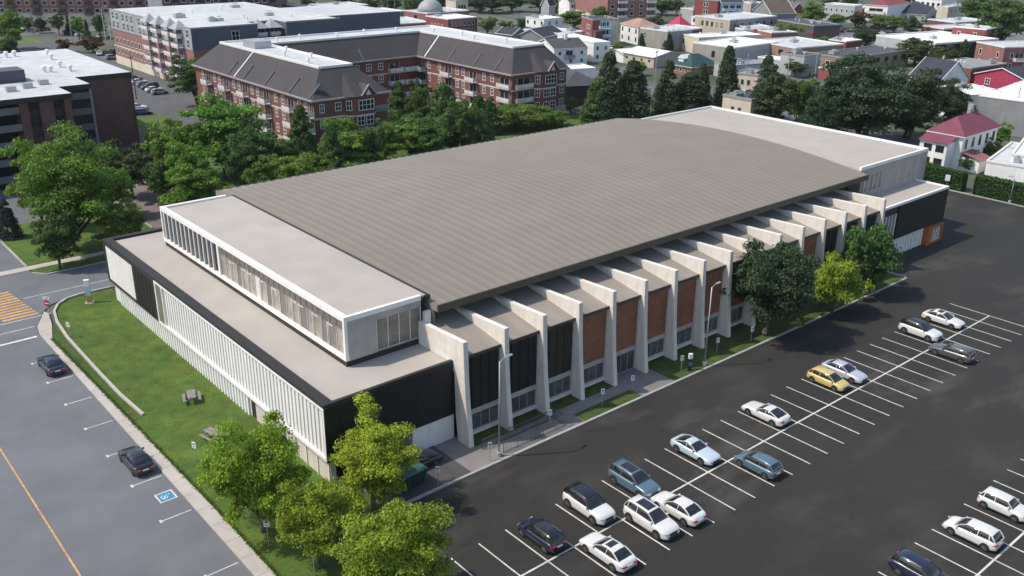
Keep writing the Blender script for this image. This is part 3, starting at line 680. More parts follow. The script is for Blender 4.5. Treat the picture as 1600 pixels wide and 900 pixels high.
# cars far away: one mesh each
FARM = {}
def farcar(label, kind, paint, x, y, rz, group):
    if kind not in FARM:
        ms = car_meshes(kind); big = MB(); mi = dict(windows=1, headlight=2, taillight=3, wheel=4, arch=4, grille=4, sill_trim=4, rear_trim=4)
        for k, mb in ms.items():
            if k in ('_', 'rim', 'number_plate', 'wing_mirror'): continue
            if k in ('wheel', 'arch'):
                for wx, wy, wz in ms['_']['wheels']: big.add([(p[0]+wx, p[1]+wy, p[2]+wz) for p in mb.v], mb.f, 4)
            elif k in ('headlight', 'taillight', 'pillar'):
                big.add(mb.v, mb.f, mi.get(k, 0)); big.add([(p[0], -p[1], p[2]) for p in mb.v], [f[::-1] for f in mb.f], mi.get(k, 0))
            else: big.add(mb.v, mb.f, mi.get(k, 0))
        o = big.build('tmp', [PW, M['cglass'], M['head'], M['tail'], M['tyre']]); FARM[kind] = o.data; bpy.data.objects.remove(o)
    o = bpy.data.objects.new('parked_car', FARM[kind]); COL.objects.link(o); o.location = (x, y, 0); o.rotation_euler[2] = rz
    o.material_slots[0].link = 'OBJECT'; o.material_slots[0].material = paint
    return tag(o, label, 'car', group)
CP = 'cars parked beside the brick condominiums'
for (p, k, pm, lb) in (
    ((58.4, 199.6), 'suv', PG, 'grey car first in the row at the foot of the mansard block'), ((58.0, 194.8), 'sedan', PW, 'white saloon second in the row at the foot of the mansard block'),
    ((57.7, 190.1), 'hatch', PS, 'silver hatchback in the row at the foot of the mansard block'), ((57.4, 185.5), 'suv', PD, 'dark car in the row at the foot of the mansard block'),
    ((57.0, 181.0), 'sedan', PW, 'white saloon near the tree at the end of the row'), ((56.7, 176.7), 'hatch', PS, 'pale car half hidden by the tree at the end of the row'),):
    farcar(lb, k, pm, p[0], p[1], random.choice((0, PI)), CP)
farcar('white car on the drive behind the brick apartment block', 'sedan', PW, *(45.0, 160.4), -.5, CP); farcar('blue car on the drive behind the brick apartment block', 'hatch', PU, *(43.9, 153.6), -.4, CP)
farcar('white car standing alone in the small car park before the mansard block', 'sedan', PW, *(67.3, 255.3), 1.2, CP); farcar('silver car near the beige foot of the mansard block', 'wagon', PS, *(67.9, 244.5), .1, CP); farcar('dark car behind the silver one by the mansard block', 'suv', PN, *(72.9, 254.9), .1, CP)
BV = 'cars on the boulevard at the top left'
for p, k, pm, lb in (((61.9, 346.5), 'sedan', PW, 'white car at the far left of the boulevard'), ((67.3, 337.7), 'sedan', PW, 'white saloon on the boulevard left of the red car'), ((71.8, 332.1), 'hatch', PR, 'red car on the boulevard'), ((76.2, 316.8), 'suv', PU, 'blue car on the boulevard among white cars'),
    ((78.2, 308.4), 'sedan', PW, 'white car on the boulevard right of the blue one'), ((82.9, 298.2), 'suv', PW, 'white car by the tall pale flagpole'), ((86.4, 293.5), 'hatch', PW, 'white car beside the corner of the mansard block')): farcar(lb, k, pm, p[0], p[1], .1, BV)
MK = 'cars in the market car park at the upper right'
for i, (p, k, pm) in enumerate((((354.0, 164.8), 'sedan', PS), ((354.6, 152.7), 'suv', PW), ((354.8, 146.8), 'hatch', PR), ((357.6, 144.9), 'suv', PK), ((356.4, 140.1), 'sedan', PK), ((335.4, 133.4), 'sedan', PW), ((340.6, 132.4), 'suv', PD), ((333.7, 145.0), 'sedan', PD), ((329.1, 148.2), 'suv', PN))):
    farcar(('silver saloon near the dark shop', 'white car in the row under the lime trees', 'red car under the lime trees', 'black sport utility car under the lime trees', 'black saloon at the end of the lime tree row', 'white saloon beside the dark round tree', 'charcoal car right of the dark round tree', 'charcoal saloon left of the dark round tree', 'navy car close to the dark shop wall')[i], k, pm, p[0], p[1], 1.5+.3*(i % 2), MK)
farcar('white car behind the white clapboard house', 'sedan', PW, *(214.5, 166.8), .6, None); farcar('silver car on the drive by the low pale shed', 'hatch', PS, *(194.4, 136.1), .2, None)
farcar('white van-like car in the paver court behind the maple', 'suv', PW, *(23.5, 95.8), .9, None)

# ------------------------------------------------------------------ trees
def crown_mesh(name, seed, nb, nl, leaf, m, shape='round', asp=1.0, spread=.62):
    """leaf-sized faces spread over many clumps; unit crown: radius 1 across, z from 0 to 2*asp"""
    r = np.random.default_rng(seed); C = []
    if shape == 'cone':
        for i in range(nb):
            h = r.random()**1.25; a = r.random()*2*np.pi; rad = (1-h)**.72*(.62+.32*r.random())+.02
            C.append((rad*np.cos(a), rad*np.sin(a), h*2*asp*.97, .20+.16*(1-h)))
    else:
        nL = 26; tips = []
        for i in range(nL):                                     # limbs end all round an uneven ball, each carries its own cluster of clumps
            z = 1-2*(i+.5)/nL; a = i*2.39996+r.normal()*.35; q = np.sqrt(max(0, 1-z*z)); rad = .64+.25*r.random()
            if z < -.45: rad *= .88
            tips.append((np.cos(a)*q*rad, np.sin(a)*q*rad, z*rad*.98, .16+.16*r.random()))
        for i in range(nb):
            if i < nb*.30: d = r.normal(size=3)*.30; C.append((d[0], d[1], (d[2]*.9+.95)*asp, .20+.14*r.random())); continue
            tx, ty, tz, sg = tips[r.integers(nL)]; s = r.random()**.75; d = r.normal(size=3)*sg*.70
            C.append((tx*(.38+.62*s)+d[0], ty*(.38+.62*s)+d[1], max(.04, (tz*(.38+.62*s)+d[2]*.8)+1)*asp, .12+.15*r.random()))
    C = np.array(C); per = nl//nb; V = []
    for cx, cy, cz, cr in C:
        d = r.normal(size=(per, 3)); d /= np.linalg.norm(d, axis=1)[:, None]
        d[:, 2] = np.where(d[:, 2] < -.35, -d[:, 2]*.6, d[:, 2])
        rr = cr*(.12+1.02*r.random(per)**.62); flat = np.array([1.05, 1.05, .66 if shape != 'cone' else .55])
        p = np.array([cx, cy, cz])+d*rr[:, None]*flat
        if shape == 'cone':
            out = np.array([cx, cy, 0]); out = out/(np.linalg.norm(out)+1e-6); p[:, 2] -= .10*((p[:, :2]-[cx, cy])@out[:2])
        nrm = d+r.normal(size=(per, 3))*.65+np.array([0, 0, .35]); nrm /= np.linalg.norm(nrm, axis=1)[:, None]
        t = np.cross(nrm, r.normal(size=(per, 3))); t /= np.linalg.norm(t, axis=1)[:, None]; s = np.cross(nrm, t)
        sz = leaf*(.6+.8*r.random(per))[:, None]
        V.append(np.stack([p-t*sz*.9, p-s*sz*.55+t*sz*.1, p+t*sz*1.0+nrm*sz*.15, p+s*sz*.55+t*sz*.1], 1))
    V = np.concatenate(V).reshape(-1, 3); n = len(V)//4
    me = bpy.data.meshes.new(name); me.vertices.add(len(V)); me.vertices.foreach_set('co', V.astype(np.float32).ravel())
    me.loops.add(4*n); me.loops.foreach_set('vertex_index', np.arange(4*n, dtype=np.int32)); me.polygons.add(n)
    me.polygons.foreach_set('loop_start', np.arange(n, dtype=np.int32)*4); me.polygons.foreach_set('loop_total', np.full(n, 4, dtype=np.int32))
    me.materials.append(m); me.update(); me.validate(); return me, C
def trunk_mesh(name, seed, C, asp, z0, conifer=False):
    r = random.Random(seed); b = MB(); top = asp*1.1
    pts = [(0, 0, -z0), (.03, .0, -z0*.4), (.0, .04, asp*.35), (.05, -.02, top)] if not conifer else [(0, 0, -z0), (0, 0, asp), (0, 0, asp*1.9)]
    b.tube(pts, [.075, .058, .045, .02] if not conifer else [.06, .04, .008], 8)
    if not conifer:
        for q in sorted(range(len(C)), key=lambda i: r.random())[:11]:
            cx, cy, cz, _ = C[q]; h = r.uniform(-.05, asp*.7)
            b.tube([(.01, .01, h), (cx*.45, cy*.45, h+(cz-h)*.45), (cx*.9, cy*.9, cz)], [.034, .022, .006], 6)
    o = b.build('tmp', M['bark'], smooth=True); me = o.data; me.name = name; bpy.data.objects.remove(o); return me
PROTO = {}
def proto(key, seed, lm, nb, nl, leaf, shape='round', asp=.85, z0=.20):
    cm, C = crown_mesh('crown', seed, nb, nl, leaf, LEAF[lm], shape, asp)
    PROTO[key] = (cm, trunk_mesh('trunk', seed, C, asp, z0, shape == 'cone'), asp, z0)
# near trees, one mesh each
proto('n1', 11, 'bright', 120, 48000, .027); proto('n2', 12, 'bright', 100, 34000, .031, asp=1.05); proto('n3', 13, 'lime', 105, 40000, .028, asp=.95); proto('n4', 14, 'bright', 120, 48000, .026, asp=.9)
proto('n5', 15, 'dark', 150, 48000, .034, asp=.85, z0=.10); proto('n6', 16, 'bright', 80, 18000, .048, asp=.7, z0=.12); proto('n7', 17, 'deep', 90, 22000, .046, asp=.95, z0=.12)
proto('n8', 18, 'mid', 140, 46000, .028, asp=1.0); proto('n9', 19, 'deep', 70, 12000, .055, asp=.85)
for i in range(2):
    proto('mid%d' % i, 30+i, 'mid', 90, 18000, .046, asp=.95); proto('deep%d' % i, 40+i, 'deep', 90, 18000, .046, asp=.95); proto('olive%d' % i, 50+i, 'olive', 70, 9000, .055, asp=1.0)
    proto('cone%d' % i, 60+i, 'dark', 150, 14000, .060, 'cone', asp=1.35, z0=.12); proto('fir%d' % i, 70+i, 'deep', 120, 11000, .07, 'cone', asp=1.1, z0=.12)
    proto('lime%d' % i, 80+i, 'bush', 60, 9000, .060, asp=.9)
proto('dark0', 90, 'dark', 130, 30000, .036, asp=.95); proto('dark1', 91, 'dark', 110, 20000, .045, asp=.9)
proto('blue0', 92, 'blue', 110, 9000, .07, 'cone', asp=1.25, z0=.08); proto('bush0', 93, 'bush', 120, 26000, .036, asp=.5, z0=.1); proto('rust0', 94, 'rust', 50, 5000, .07, asp=.6, z0=.1); proto('shrub0', 95, 'deep', 40, 4000, .08, asp=.7, z0=.1)
NROT = dict(n1=1.1, n2=2.4, n3=4.2, n4=5.0)
def tree(pos, h, wd, key, label, name='tree', cat='tree', rot=None, group=None):
    rot = NROT.get(key, rot)
    cm, tm, asp, z0 = PROTO[key]; t = thing(name, label, cat, (pos[0], pos[1], 0), random.uniform(0, 6.28) if rot is None else rot, group)
    sz = h/(2*asp+z0)
    for nm, me in (('crown', cm), ('trunk', tm)):
        o = bpy.data.objects.new(nm, me); COL.objects.link(o); o.parent = t; o.location = (0, 0, z0*sz); o.scale = (wd*.46, wd*.46, sz)
    return t
tree((-6.8, -9.2), 10.3, 9.0, 'n1', 'big bright green tree by the pavement at the near corner of the lawn', 'tree', 'tree')
tree((-5.6, -15.8), 8.4, 6.3, 'n2', 'bright green tree in front of the biggest near tree, right of the white sign post', 'tree', 'tree')
tree((1.4, -12.0), 8.7, 8.1, 'n3', 'yellow-green tree before the black corner panel, beside the waste container', 'tree', 'tree')
tree((-4.2, -23.3), 9.5, 8.8, 'n4', 'bright tree cut by the bottom edge, lowest in the view', 'tree', 'tree')
tree((54.4, -12.0), 12.2, 11.5, 'n5', 'big dark round tree covering the arena fins', 'tree', 'tree')
tree((65.9, -13.5), 7.7, 7.7, 'n6', 'small yellow-green tree between the dark tree and the green tree', 'tree', 'tree')
tree((74.7, -12.7), 10.9, 8.8, 'n7', 'mid green tree before the last fins at the far end of the arena', 'tree', 'tree')
tree((2.2, 66.6), 17.8, 15.6, 'n8', 'large maple on the lawn across the street, left of the white wing', 'tree', 'tree')
tree((-1.6, 60.6), 8.2, 7.3, 'n9', 'small dark green tree beside the cross-street pavement', 'tree', 'tree')
tree((7.4, 61.2), 8.0, 7.8, 'mid1', 'leafy tree touching the top left corner of the black-edged roof', 'tree', 'tree')
tree((-3.5, 78.2), 6.0, 3.7, 'blue0', 'blue-green spruce at the left edge', 'spruce_tree', 'tree')
tree((17.7, 87.0), 10.0, 10.1, 'olive0', 'grey-green tree by the corner of the brick apartment block', 'tree', 'tree')
tree((24.5, 95.2), 9.0, 6.7, 'olive1', 'thin grey tree standing at the paver court', 'tree', 'tree')
tree((35.1, 89.3), 15.0, 18.6, 'mid0', "broad bright green tree in front of the mansard condominium's left wing", 'tree', 'tree')
tree((26.5, 91.0), 12.0, 9.9, 'mid1', 'leafy tree at the left of the row behind the white upper storey', 'tree', 'tree')
tree((36.3, 79.7), 12.0, 10.3, 'deep0', 'dark green tree in the middle of the row behind the roof', 'tree', 'tree')
tree((21.3, 69.3), 9.0, 11.0, 'mid0', 'round green tree directly behind the white upper storey', 'tree', 'tree')
tree((33.8, 71.5), 9.0, 7.7, 'lime0', 'yellow-green tree just above the ribbed roof edge', 'tree', 'tree')
tree((37.2, 67.2), 9.0, 10.4, 'mid1', 'green tree above the ribbed roof beside the yellow-green one', 'tree', 'tree')
tree((51.8, 74.3), 9.0, 13.3, 'mid0', 'green tree above the ribbed roof under the condominium end wall', 'tree', 'tree')
tree((44.4, 71.4), 8.0, 7.6, 'lime1', 'pale green tree low at the ribbed roof edge', 'tree', 'tree')
tree((57.3, 154.6), 13.0, 14.1, 'deep1', 'dark green tree between the two condominium blocks', 'tree', 'tree')
tree((51.0, 90.2), 11.0, 6.7, 'fir0', 'dark conifer before the bright long wall of the left condominium wing', 'conifer_tree', 'tree')
tree((58.0, 88.4), 9.0, 8.6, 'mid1', 'small green tree before the condominium bay windows', 'tree', 'tree')
tree((83.6, 106.3), 10.0, 7.1, 'fir1', 'conifer deep in the condominium courtyard', 'conifer_tree', 'tree')
tree((82.4, 96.4), 12.0, 7.6, 'deep1', 'dark courtyard tree beside the conifer', 'tree', 'tree')
tree((72.3, 85.4), 9.0, 10.9, 'deep0', 'dark tree low in the courtyard mouth', 'tree', 'tree')
tree((82.7, 88.4), 12.0, 10.3, 'fir0', 'broad conifer at the foot of the right condominium wing', 'conifer_tree', 'tree')
tree((79.9, 78.0), 12.0, 9.1, 'deep1', 'dark tree second from the bright shrub', 'tree', 'tree')
tree((63.6, 81.3), 8.0, 8.5, 'mid0', 'leafy tree right of the condominium bay windows', 'tree', 'tree')
tree((71.9, 77.9), 9.0, 11.1, 'deep0', 'dark leafy tree just above the ribbed roof centre', 'tree', 'tree')
tree((95.2, 88.4), 8.0, 5.5, 'fir1', 'small pointed conifer before the balcony corner', 'conifer_tree', 'tree')
tree((103.2, 88.9), 5.5, 18.2, 'bush0', 'wide fresh green shrub mound behind the ribbed roof', 'shrub', 'shrub')
tree((110.1, 85.1), 4.0, 10.0, 'bush0', 'small fresh green shrub at the end of the mound', 'shrub', 'shrub')
tree((122.4, 79.7), 16.2, 9.5, 'cone0', 'tall dark cedar, left one of the pair beside the dark-roofed house', 'cedar_tree', 'tree')
tree((128.3, 77.9), 14.1, 11.1, 'cone1', 'tall dark cedar, right one of the pair beside the dark-roofed house', 'cedar_tree', 'tree')
tree((120.3, 81.3), 10.3, 8.1, 'fir0', 'green cedar at the grass beside the condominium', 'conifer_tree', 'tree')
tree((138.7, 76.2), 13.4, 7.8, 'cone0', "dark cedar standing alone left of the white roof's far corner", 'cedar_tree', 'tree')
tree((144.8, 74.4), 10.4, 13.0, 'cone1', "broad dark cedar right above the white roof's far corner", 'cedar_tree', 'tree')
tree((149.4, 74.7), 11.9, 5.5, 'cone0', 'slim dark cedar behind the broad one', 'cedar_tree', 'tree')
tree((156.0, 72.6), 15.8, 7.7, 'cone1', 'very tall dark cedar beside the cream house', 'cedar_tree', 'tree')
tree((154.1, 60.0), 15.0, 8.8, 'cone0', 'dark feathery cedar right of the cream house', 'cedar_tree', 'tree')
tree((151.2, 53.8), 14.0, 12.0, 'olive0', 'grey-green loose tree behind the white roof', 'tree', 'tree')
tree((152.8, 49.5), 13.0, 9.4, 'deep1', 'dark green tree left of the giant tree', 'tree', 'tree')
tree((136.3, 34.2), 13.0, 10.2, 'dark1', 'dark tree at the left foot of the giant tree', 'tree', 'tree')
tree((150.9, 32.0), 19.0, 23.5, 'dark0', 'giant dark broad tree behind the white roof', 'tree', 'tree')
tree((145.2, 35.8), 17.0, 14.5, 'dark1', 'dark tree leaning on the left of the giant tree', 'tree', 'tree')
tree((165.0, 29.6), 16.0, 15.1, 'dark1', 'dark tree at the right flank of the giant tree', 'tree', 'tree')
tree((178.6, 27.5), 12.0, 11.1, 'dark0', 'dark tree above the magenta roof', 'tree', 'tree')
tree((325.7, 81.9), 22.0, 22.8, 'deep0', 'big tree at the top right corner', 'tree', 'tree')
tree((266.9, 82.3), 9.0, 17.7, 'olive1', 'grey-green tree in front of the black glass building', 'tree', 'tree')
tree((267.0, 72.9), 8.0, 11.3, 'olive0', 'small grey-green tree before the black glass wall', 'tree', 'tree')
tree((286.9, 144.4), 7.0, 14.2, 'lime0', 'yellow-green tree left of the dark red-striped shop', 'tree', 'tree')
tree((331.4, 162.8), 11.0, 13.5, 'mid0', 'round green tree beside the small red gable house', 'tree', 'tree')
tree((339.3, 155.6), 7.0, 10.3, 'lime1', 'lime tree left of the red brick shop in the market car park', 'tree', 'tree')
tree((349.0, 152.4), 7.0, 11.5, 'rust0', 'rusty green tree in the market car park', 'shrub', 'shrub')
tree((350.1, 142.1), 7.0, 10.2, 'lime0', 'lime tree in the middle of the market row', 'tree', 'tree')
tree((345.8, 132.8), 8.0, 10.5, 'lime1', 'lime tree at the right of the market row', 'tree', 'tree')
tree((341.8, 123.5), 8.0, 11.8, 'olive1', 'dark green tree ending the market row', 'tree', 'tree')
tree((277.2, 123.6), 5.0, 8.8, 'lime0', 'small yellow tree before the dark red-striped shop', 'tree', 'tree')
tree((292.3, 114.5), 8.0, 13.0, 'dark1', 'dark round tree in the market car park', 'tree', 'tree')
tree((216.6, 93.1), 5.0, 8.4, 'olive0', 'low bushy tree below the grey box building', 'tree', 'tree')
tree((241.5, 214.5), 9.0, 15.0, 'lime1', 'yellow-green tree behind the three-storey red brick house', 'tree', 'tree')
tree((258.2, 216.6), 9.0, 9.1, 'bush0', 'bright tree behind the three-storey red brick house', 'shrub', 'shrub')
tree((319.5, 235.8), 8.5, 15.7, 'deep0', 'large green tree at the top centre right', 'tree', 'tree')
tree((253.2, 182.5), 9.0, 11.4, 'olive0', 'grey tree below the large top tree', 'tree', 'tree')
tree((219.7, 158.0), 6.0, 3.6, 'cone1', 'little dark cedar before the taupe building, left', 'cedar_tree', 'tree')
tree((226.5, 151.8), 7.0, 4.5, 'cone0', 'little dark cedar before the taupe building, right', 'cedar_tree', 'tree')
tree((222.7, 224.3), 6.0, 7.7, 'deep1', 'small dark tree by the big white house', 'tree', 'tree')
tree((202.9, 222.6), 8.0, 9.4, 'lime0', 'yellow-green tree right of the red brick shop with dome', 'tree', 'tree')
tree((206.4, 215.2), 7.0, 8.3, 'lime1', 'yellow-green tree near the top centre', 'tree', 'tree')
tree((138.0, 262.0), 12.0, 11.9, 'deep0', 'dark green tree at the top, left of the red block', 'tree', 'tree')
tree((181.1, 323.8), 8.5, 11.5, 'dark1', 'dark tree at the top behind the mansard block', 'tree', 'tree')
tree((219.8, 315.5), 8.5, 14.3, 'deep1', 'dark tree above the shop roofs', 'tree', 'tree')
tree((242.1, 305.7), 8.5, 21.8, 'dark0', 'dark tree mass at the top centre', 'tree', 'tree')
tree((258.1, 287.1), 8.5, 16.9, 'dark1', 'dark tree at the top centre right of the dome', 'tree', 'tree')
tree((279.9, 277.7), 8.5, 14.7, 'dark0', 'dark tree behind the dark gable', 'tree', 'tree')
tree((225.3, 303.7), 8.5, 14.2, 'deep0', 'dark green tree behind the domed shop', 'tree', 'tree')
tree((49.3, 285.0), 13.0, 11.1, 'mid0', 'big green tree at the left edge above the apartment roof', 'tree', 'tree')
tree((38.8, 247.0), 10.0, 7.6, 'deep0', 'dark green tree at the left edge behind the apartment roof', 'tree', 'tree')
tree((60.5, 267.6), 4.5, 6.3, 'rust0', 'rust-tinged round shrub, left of two by the boulevard', 'shrub', 'shrub')
tree((67.7, 262.8), 5.5, 9.7, 'rust0', 'rust-tinged round shrub, right of two by the boulevard', 'shrub', 'shrub')
tree((72.0, 314.7), 9.0, 6.2, 'olive0', 'pale tree before the far apartments, left', 'tree', 'tree')
tree((73.8, 297.0), 9.0, 6.0, 'mid1', 'green tree before the far apartments, middle', 'tree', 'tree')
tree((81.2, 296.1), 10.0, 5.6, 'deep1', 'dark tree before the far apartments, right', 'tree', 'tree')
tree((75.6, 314.3), 7.0, 2.9, 'cone0', 'thin dark cedar before the far apartments', 'cedar_tree', 'tree')
tree((79.8, 307.1), 6.0, 2.4, 'cone1', 'small dark cedar before the far apartments', 'cedar_tree', 'tree')
tree((68.6, 325.4), 6.0, 6.3, 'dark1', 'dark bush before the far apartment entrance', 'tree', 'tree')
tree((66.0, 332.6), 6.0, 6.3, 'deep1', 'dark bush at the far apartment canopy', 'tree', 'tree')
tree((127.7, 284.2), 8.0, 4.9, 'deep0', 'small tree before the far purple-red apartments', 'tree', 'tree')
tree((285.1, 75.4), 8.0, 4.2, 'olive1', 'small tree by the red brick fire-escape house', 'tree', 'tree')
tree((151.5, 12.2), 2.6, 5.5, 'shrub0', 'bushy shrub before the pink lean-to', 'shrub', 'shrub')
tree((147.3, 8.3), 3.0, 4.1, 'shrub0', 'dark shrub at the gap between the hedges', 'shrub', 'shrub')
tree((143.9, 13.0), 1.6, 3.7, 'shrub0', 'low shrub at the wall of the magenta-roofed house', 'shrub', 'shrub')
tree((169.9, 12.4), 6.0, 4.5, 'mid1', 'small tree beside the magenta-roofed house', 'tree', 'tree')
tree((158.0, 8.7), 5.0, 3.8, 'deep0', 'dark little tree behind the magenta-roofed house', 'tree', 'tree')
tree((32.8, 77.2), 12.0, 8.5, 'deep0', 'dark leafy tree behind the white upper storey, right of the round one', 'tree', 'tree')
tree((40.1, 78.3), 10.0, 10.1, 'deep1', 'dark leafy tree above the yellow-green one', 'tree', 'tree')
tree((47.0, 72.3), 11.0, 6.6, 'fir1', 'pointed conifer rising from the ribbed roof edge before the bay windows', 'conifer_tree', 'tree')
tree((55.4, 73.8), 11.0, 8.4, 'deep1', 'dark tree rising at the roof edge right of the bay windows', 'tree', 'tree')
tree((69.6, 79.7), 8.0, 11.3, 'mid0', 'green tree low at the roof edge in the courtyard mouth', 'tree', 'tree')
tree((78.1, 79.4), 9.0, 11.6, 'deep0', 'dark tree at the roof edge below the broad conifer', 'tree', 'tree')
tree((87.4, 82.6), 10.0, 7.1, 'fir0', 'pointed conifer at the roof edge left of the fresh shrub mound', 'conifer_tree', 'tree')
tree((23.2, 75.2), 12.0, 9.3, 'mid1', 'tall leafy tree left of the broad bright one', 'tree', 'tree')
tree((20.6, 80.1), 9.0, 7.4, 'deep1', 'dark tree at the edge of the paver court', 'tree', 'tree')
tree((11.2, 79.1), 9.0, 8.3, 'mid1', 'green tree between the maple and the paver court', 'tree', 'tree')
tree((1.5, 79.0), 13.0, 7.9, 'mid0', 'green tree left of the maple against the apartment block', 'tree', 'tree')
tree((154.9, 35.7), 10.0, 16.4, 'dark1', 'dark low tree filling the foot of the giant tree', 'tree', 'tree')
tree((165.6, 30.9), 9.0, 13.9, 'dark0', "dark low tree right of the giant tree's foot", 'tree', 'tree')
tree((151.4, 56.1), 10.0, 8.7, 'olive1', 'grey-green low tree behind the white roof, right of the feathery cedar', 'tree', 'tree')
tree((252.6, 303.5), 8.5, 17.2, 'deep0', 'dark green tree at the top left of the dome', 'tree', 'tree')
tree((255.3, 293.2), 8.5, 14.5, 'dark1', 'dark tree at the top right of the dome', 'tree', 'tree')
tree((270.6, 287.9), 8.5, 17.2, 'deep1', 'dark green tree at the top, left of the dark gable', 'tree', 'tree')
tree((286.4, 273.6), 8.5, 14.7, 'mid0', 'green tree at the top, right of the dark gable', 'tree', 'tree')
tree((295.7, 267.7), 8.5, 12.3, 'deep0', 'dark tree at the top edge left of the pinkish flats', 'tree', 'tree')
tree((207.3, 315.1), 8.5, 14.1, 'deep0', 'dark green tree at the top, above the dark red block', 'tree', 'tree')
tree((204.2, 329.5), 8.5, 12.0, 'deep1', 'dark tree at the top edge over the dark red block', 'tree', 'tree')
tree((323.0, 229.5), 8.5, 8.1, 'olive0', 'grey tree at the top edge left of the tall red house', 'tree', 'tree')
tree((359.3, 210.5), 8.5, 8.6, 'deep1', 'dark tree at the top edge right of the blue-white galleries', 'tree', 'tree')
tree((374.3, 209.5), 8.5, 10.0, 'mid0', 'green tree at the top edge behind the brown gable', 'tree', 'tree')
tree((404.1, 199.5), 8.5, 11.2, 'deep0', 'dark tree at the top edge behind the grey building', 'tree', 'tree')
tree((409.1, 191.9), 8.5, 10.2, 'dark1', 'dark tree at the top edge behind the white galleries', 'tree', 'tree')
tree((438.8, 177.6), 8.5, 12.9, 'deep1', 'dark tree at the top edge behind the white two-storey building', 'tree', 'tree')
tree((403.3, 126.9), 14.0, 17.0, 'deep0', 'dark tree at the top edge left of the corner tree', 'tree', 'tree')
tree((206.8, 157.2), 4.0, 5.7, 'mid0', 'small green bush behind the white car', 'tree', 'tree')
tree((180.5, 122.9), 4.0, 5.3, 'mid1', 'low green bush on the drive by the shed', 'tree', 'tree')
tree((157.8, 88.1), 5.0, 6.6, 'dark1', 'dark bush below the green-roofed cottage', 'tree', 'tree')
tree((125.4, 94.9), 4.0, 4.6, 'mid0', 'small bush at the grass beside the brown cottage', 'tree', 'tree')
# short grass blades standing on the lawn
def blades(poly, n, z, seed, h=.10):
    r = np.random.default_rng(seed); P_ = np.array(poly); lo, hi = P_.min(0), P_.max(0); q = r.uniform(lo, hi, size=(n, 2)); ins = np.zeros(n, bool); j = len(P_)-1
    for i in range(len(P_)):
        (xi, yi), (xj, yj) = P_[i], P_[j]; c = ((yi > q[:, 1]) != (yj > q[:, 1])) & (q[:, 0] < (xj-xi)*(q[:, 1]-yi)/(yj-yi+1e-9)+xi); ins ^= c; j = i
    q = q[ins]; m = len(q); a = r.uniform(0, 6.28, m); s = h*(.5+r.random(m)); d = np.stack([np.cos(a), np.sin(a)], 1)*(s*.5)[:, None]; b0 = np.c_[q-d, np.full(m, z)]; b1 = np.c_[q+d, np.full(m, z)]; t = np.c_[q+r.normal(size=(m, 2))*.05, z+s]
    return np.stack([b0, b1, t], 1).reshape(-1, 3)
LAWN = [(-7.6, 14), (-7.7, 37), (-7.2, 42.3), (-6.5, 45.6), (-5.5, 47.6), (-4.1, 48.8), (-2.6, 49.2), (.2, 49.0), (.2, -7), (2.0, -12.8), (-3.9, -12.8), (-4.0, -30), (-8.25, -30), (-8.5, -2), (-8.75, 14), (-9.02, 38), (-8.0, 41.6), (-7.75, 37), (-7.75, 14)]
V = blades(LAWN, 26000, .12, 5, .06)
r_ = np.random.default_rng(8); yy = r_.uniform(-30, 38, 9000); xe = -8.36-np.clip((yy+2)/40, 0, 1)*.66+r_.normal(size=9000)*.10       # ragged edge creeping over the pavement
V2 = np.stack([np.c_[xe-.06, yy, np.full(9000, .11)], np.c_[xe+.06, yy+.05, np.full(9000, .11)], np.c_[xe-.02, yy, .11+.12*r_.random(9000)]], 1).reshape(-1, 3)
V = np.concatenate([V, V2]); me = bpy.data.meshes.new('grass_blades'); me.from_pydata(V.tolist(), [], [(3*i, 3*i+1, 3*i+2) for i in range(len(V)//3)]); me.materials.append(leafmat('grass_blade', (.070, .160, .012), (.150, .215, .025)))
tag(bpy.data.objects.new('grass_blades', me), 'short green grass growing on the lawn between pavement and arena', 'grass', kind='stuff'); COL.objects.link(bpy.data.objects['grass_blades'])
# clipped hedge and ground planting: leaf faces over a solid box
def hedge(label, x0, x1, y0, y1, h, seed, lm='hedge', n=9000, leaf=.16):
    r = np.random.default_rng(seed); t = thing('hedge', label, 'hedge', ((x0+x1)/2, (y0+y1)/2, 0)); hx, hy = (x1-x0)/2, (y1-y0)/2
    b = MB(); b.box(-hx+.15, hx-.15, -hy+.15, hy-.15, 0, h-.15); b.build('hedge_core', mat('hedge_core', (.012, .026, .007), .95), t)
    p = r.uniform(-1, 1, size=(n, 3))*[hx, hy, h/2]+[0, 0, h/2]; f = r.integers(0, 5, n)
    p[f == 0, 0] = -hx; p[f == 1, 0] = hx; p[f == 2, 1] = -hy; p[f == 3, 1] = hy; p[f == 4, 2] = h
    p += r.normal(size=(n, 3))*.06
    nm = r.normal(size=(n, 3))+[0, 0, .4]; nm /= np.linalg.norm(nm, axis=1)[:, None]; tt = np.cross(nm, r.normal(size=(n, 3))); tt /= np.linalg.norm(tt, axis=1)[:, None]; s = np.cross(nm, tt)
    V = np.stack([p-tt*leaf, p-s*leaf*.6, p+tt*leaf, p+s*leaf*.6], 1).reshape(-1, 3)
    me = bpy.data.meshes.new('hedge_leaves'); me.from_pydata(V.tolist(), [], [tuple(range(4*i, 4*i+4)) for i in range(n)]); me.materials.append(LEAF[lm])
    o = bpy.data.objects.new('hedge_leaves', me); COL.objects.link(o); o.parent = t
hedge('tall clipped green hedge at the car park edge below the magenta-roofed house', 132.4, 134.4, 2.6, 17, 3.2, 1)
hedge('long clipped green hedge at the right edge below the white shed', 132.6, 134.8, -26, .4, 3.2, 2, n=14000)

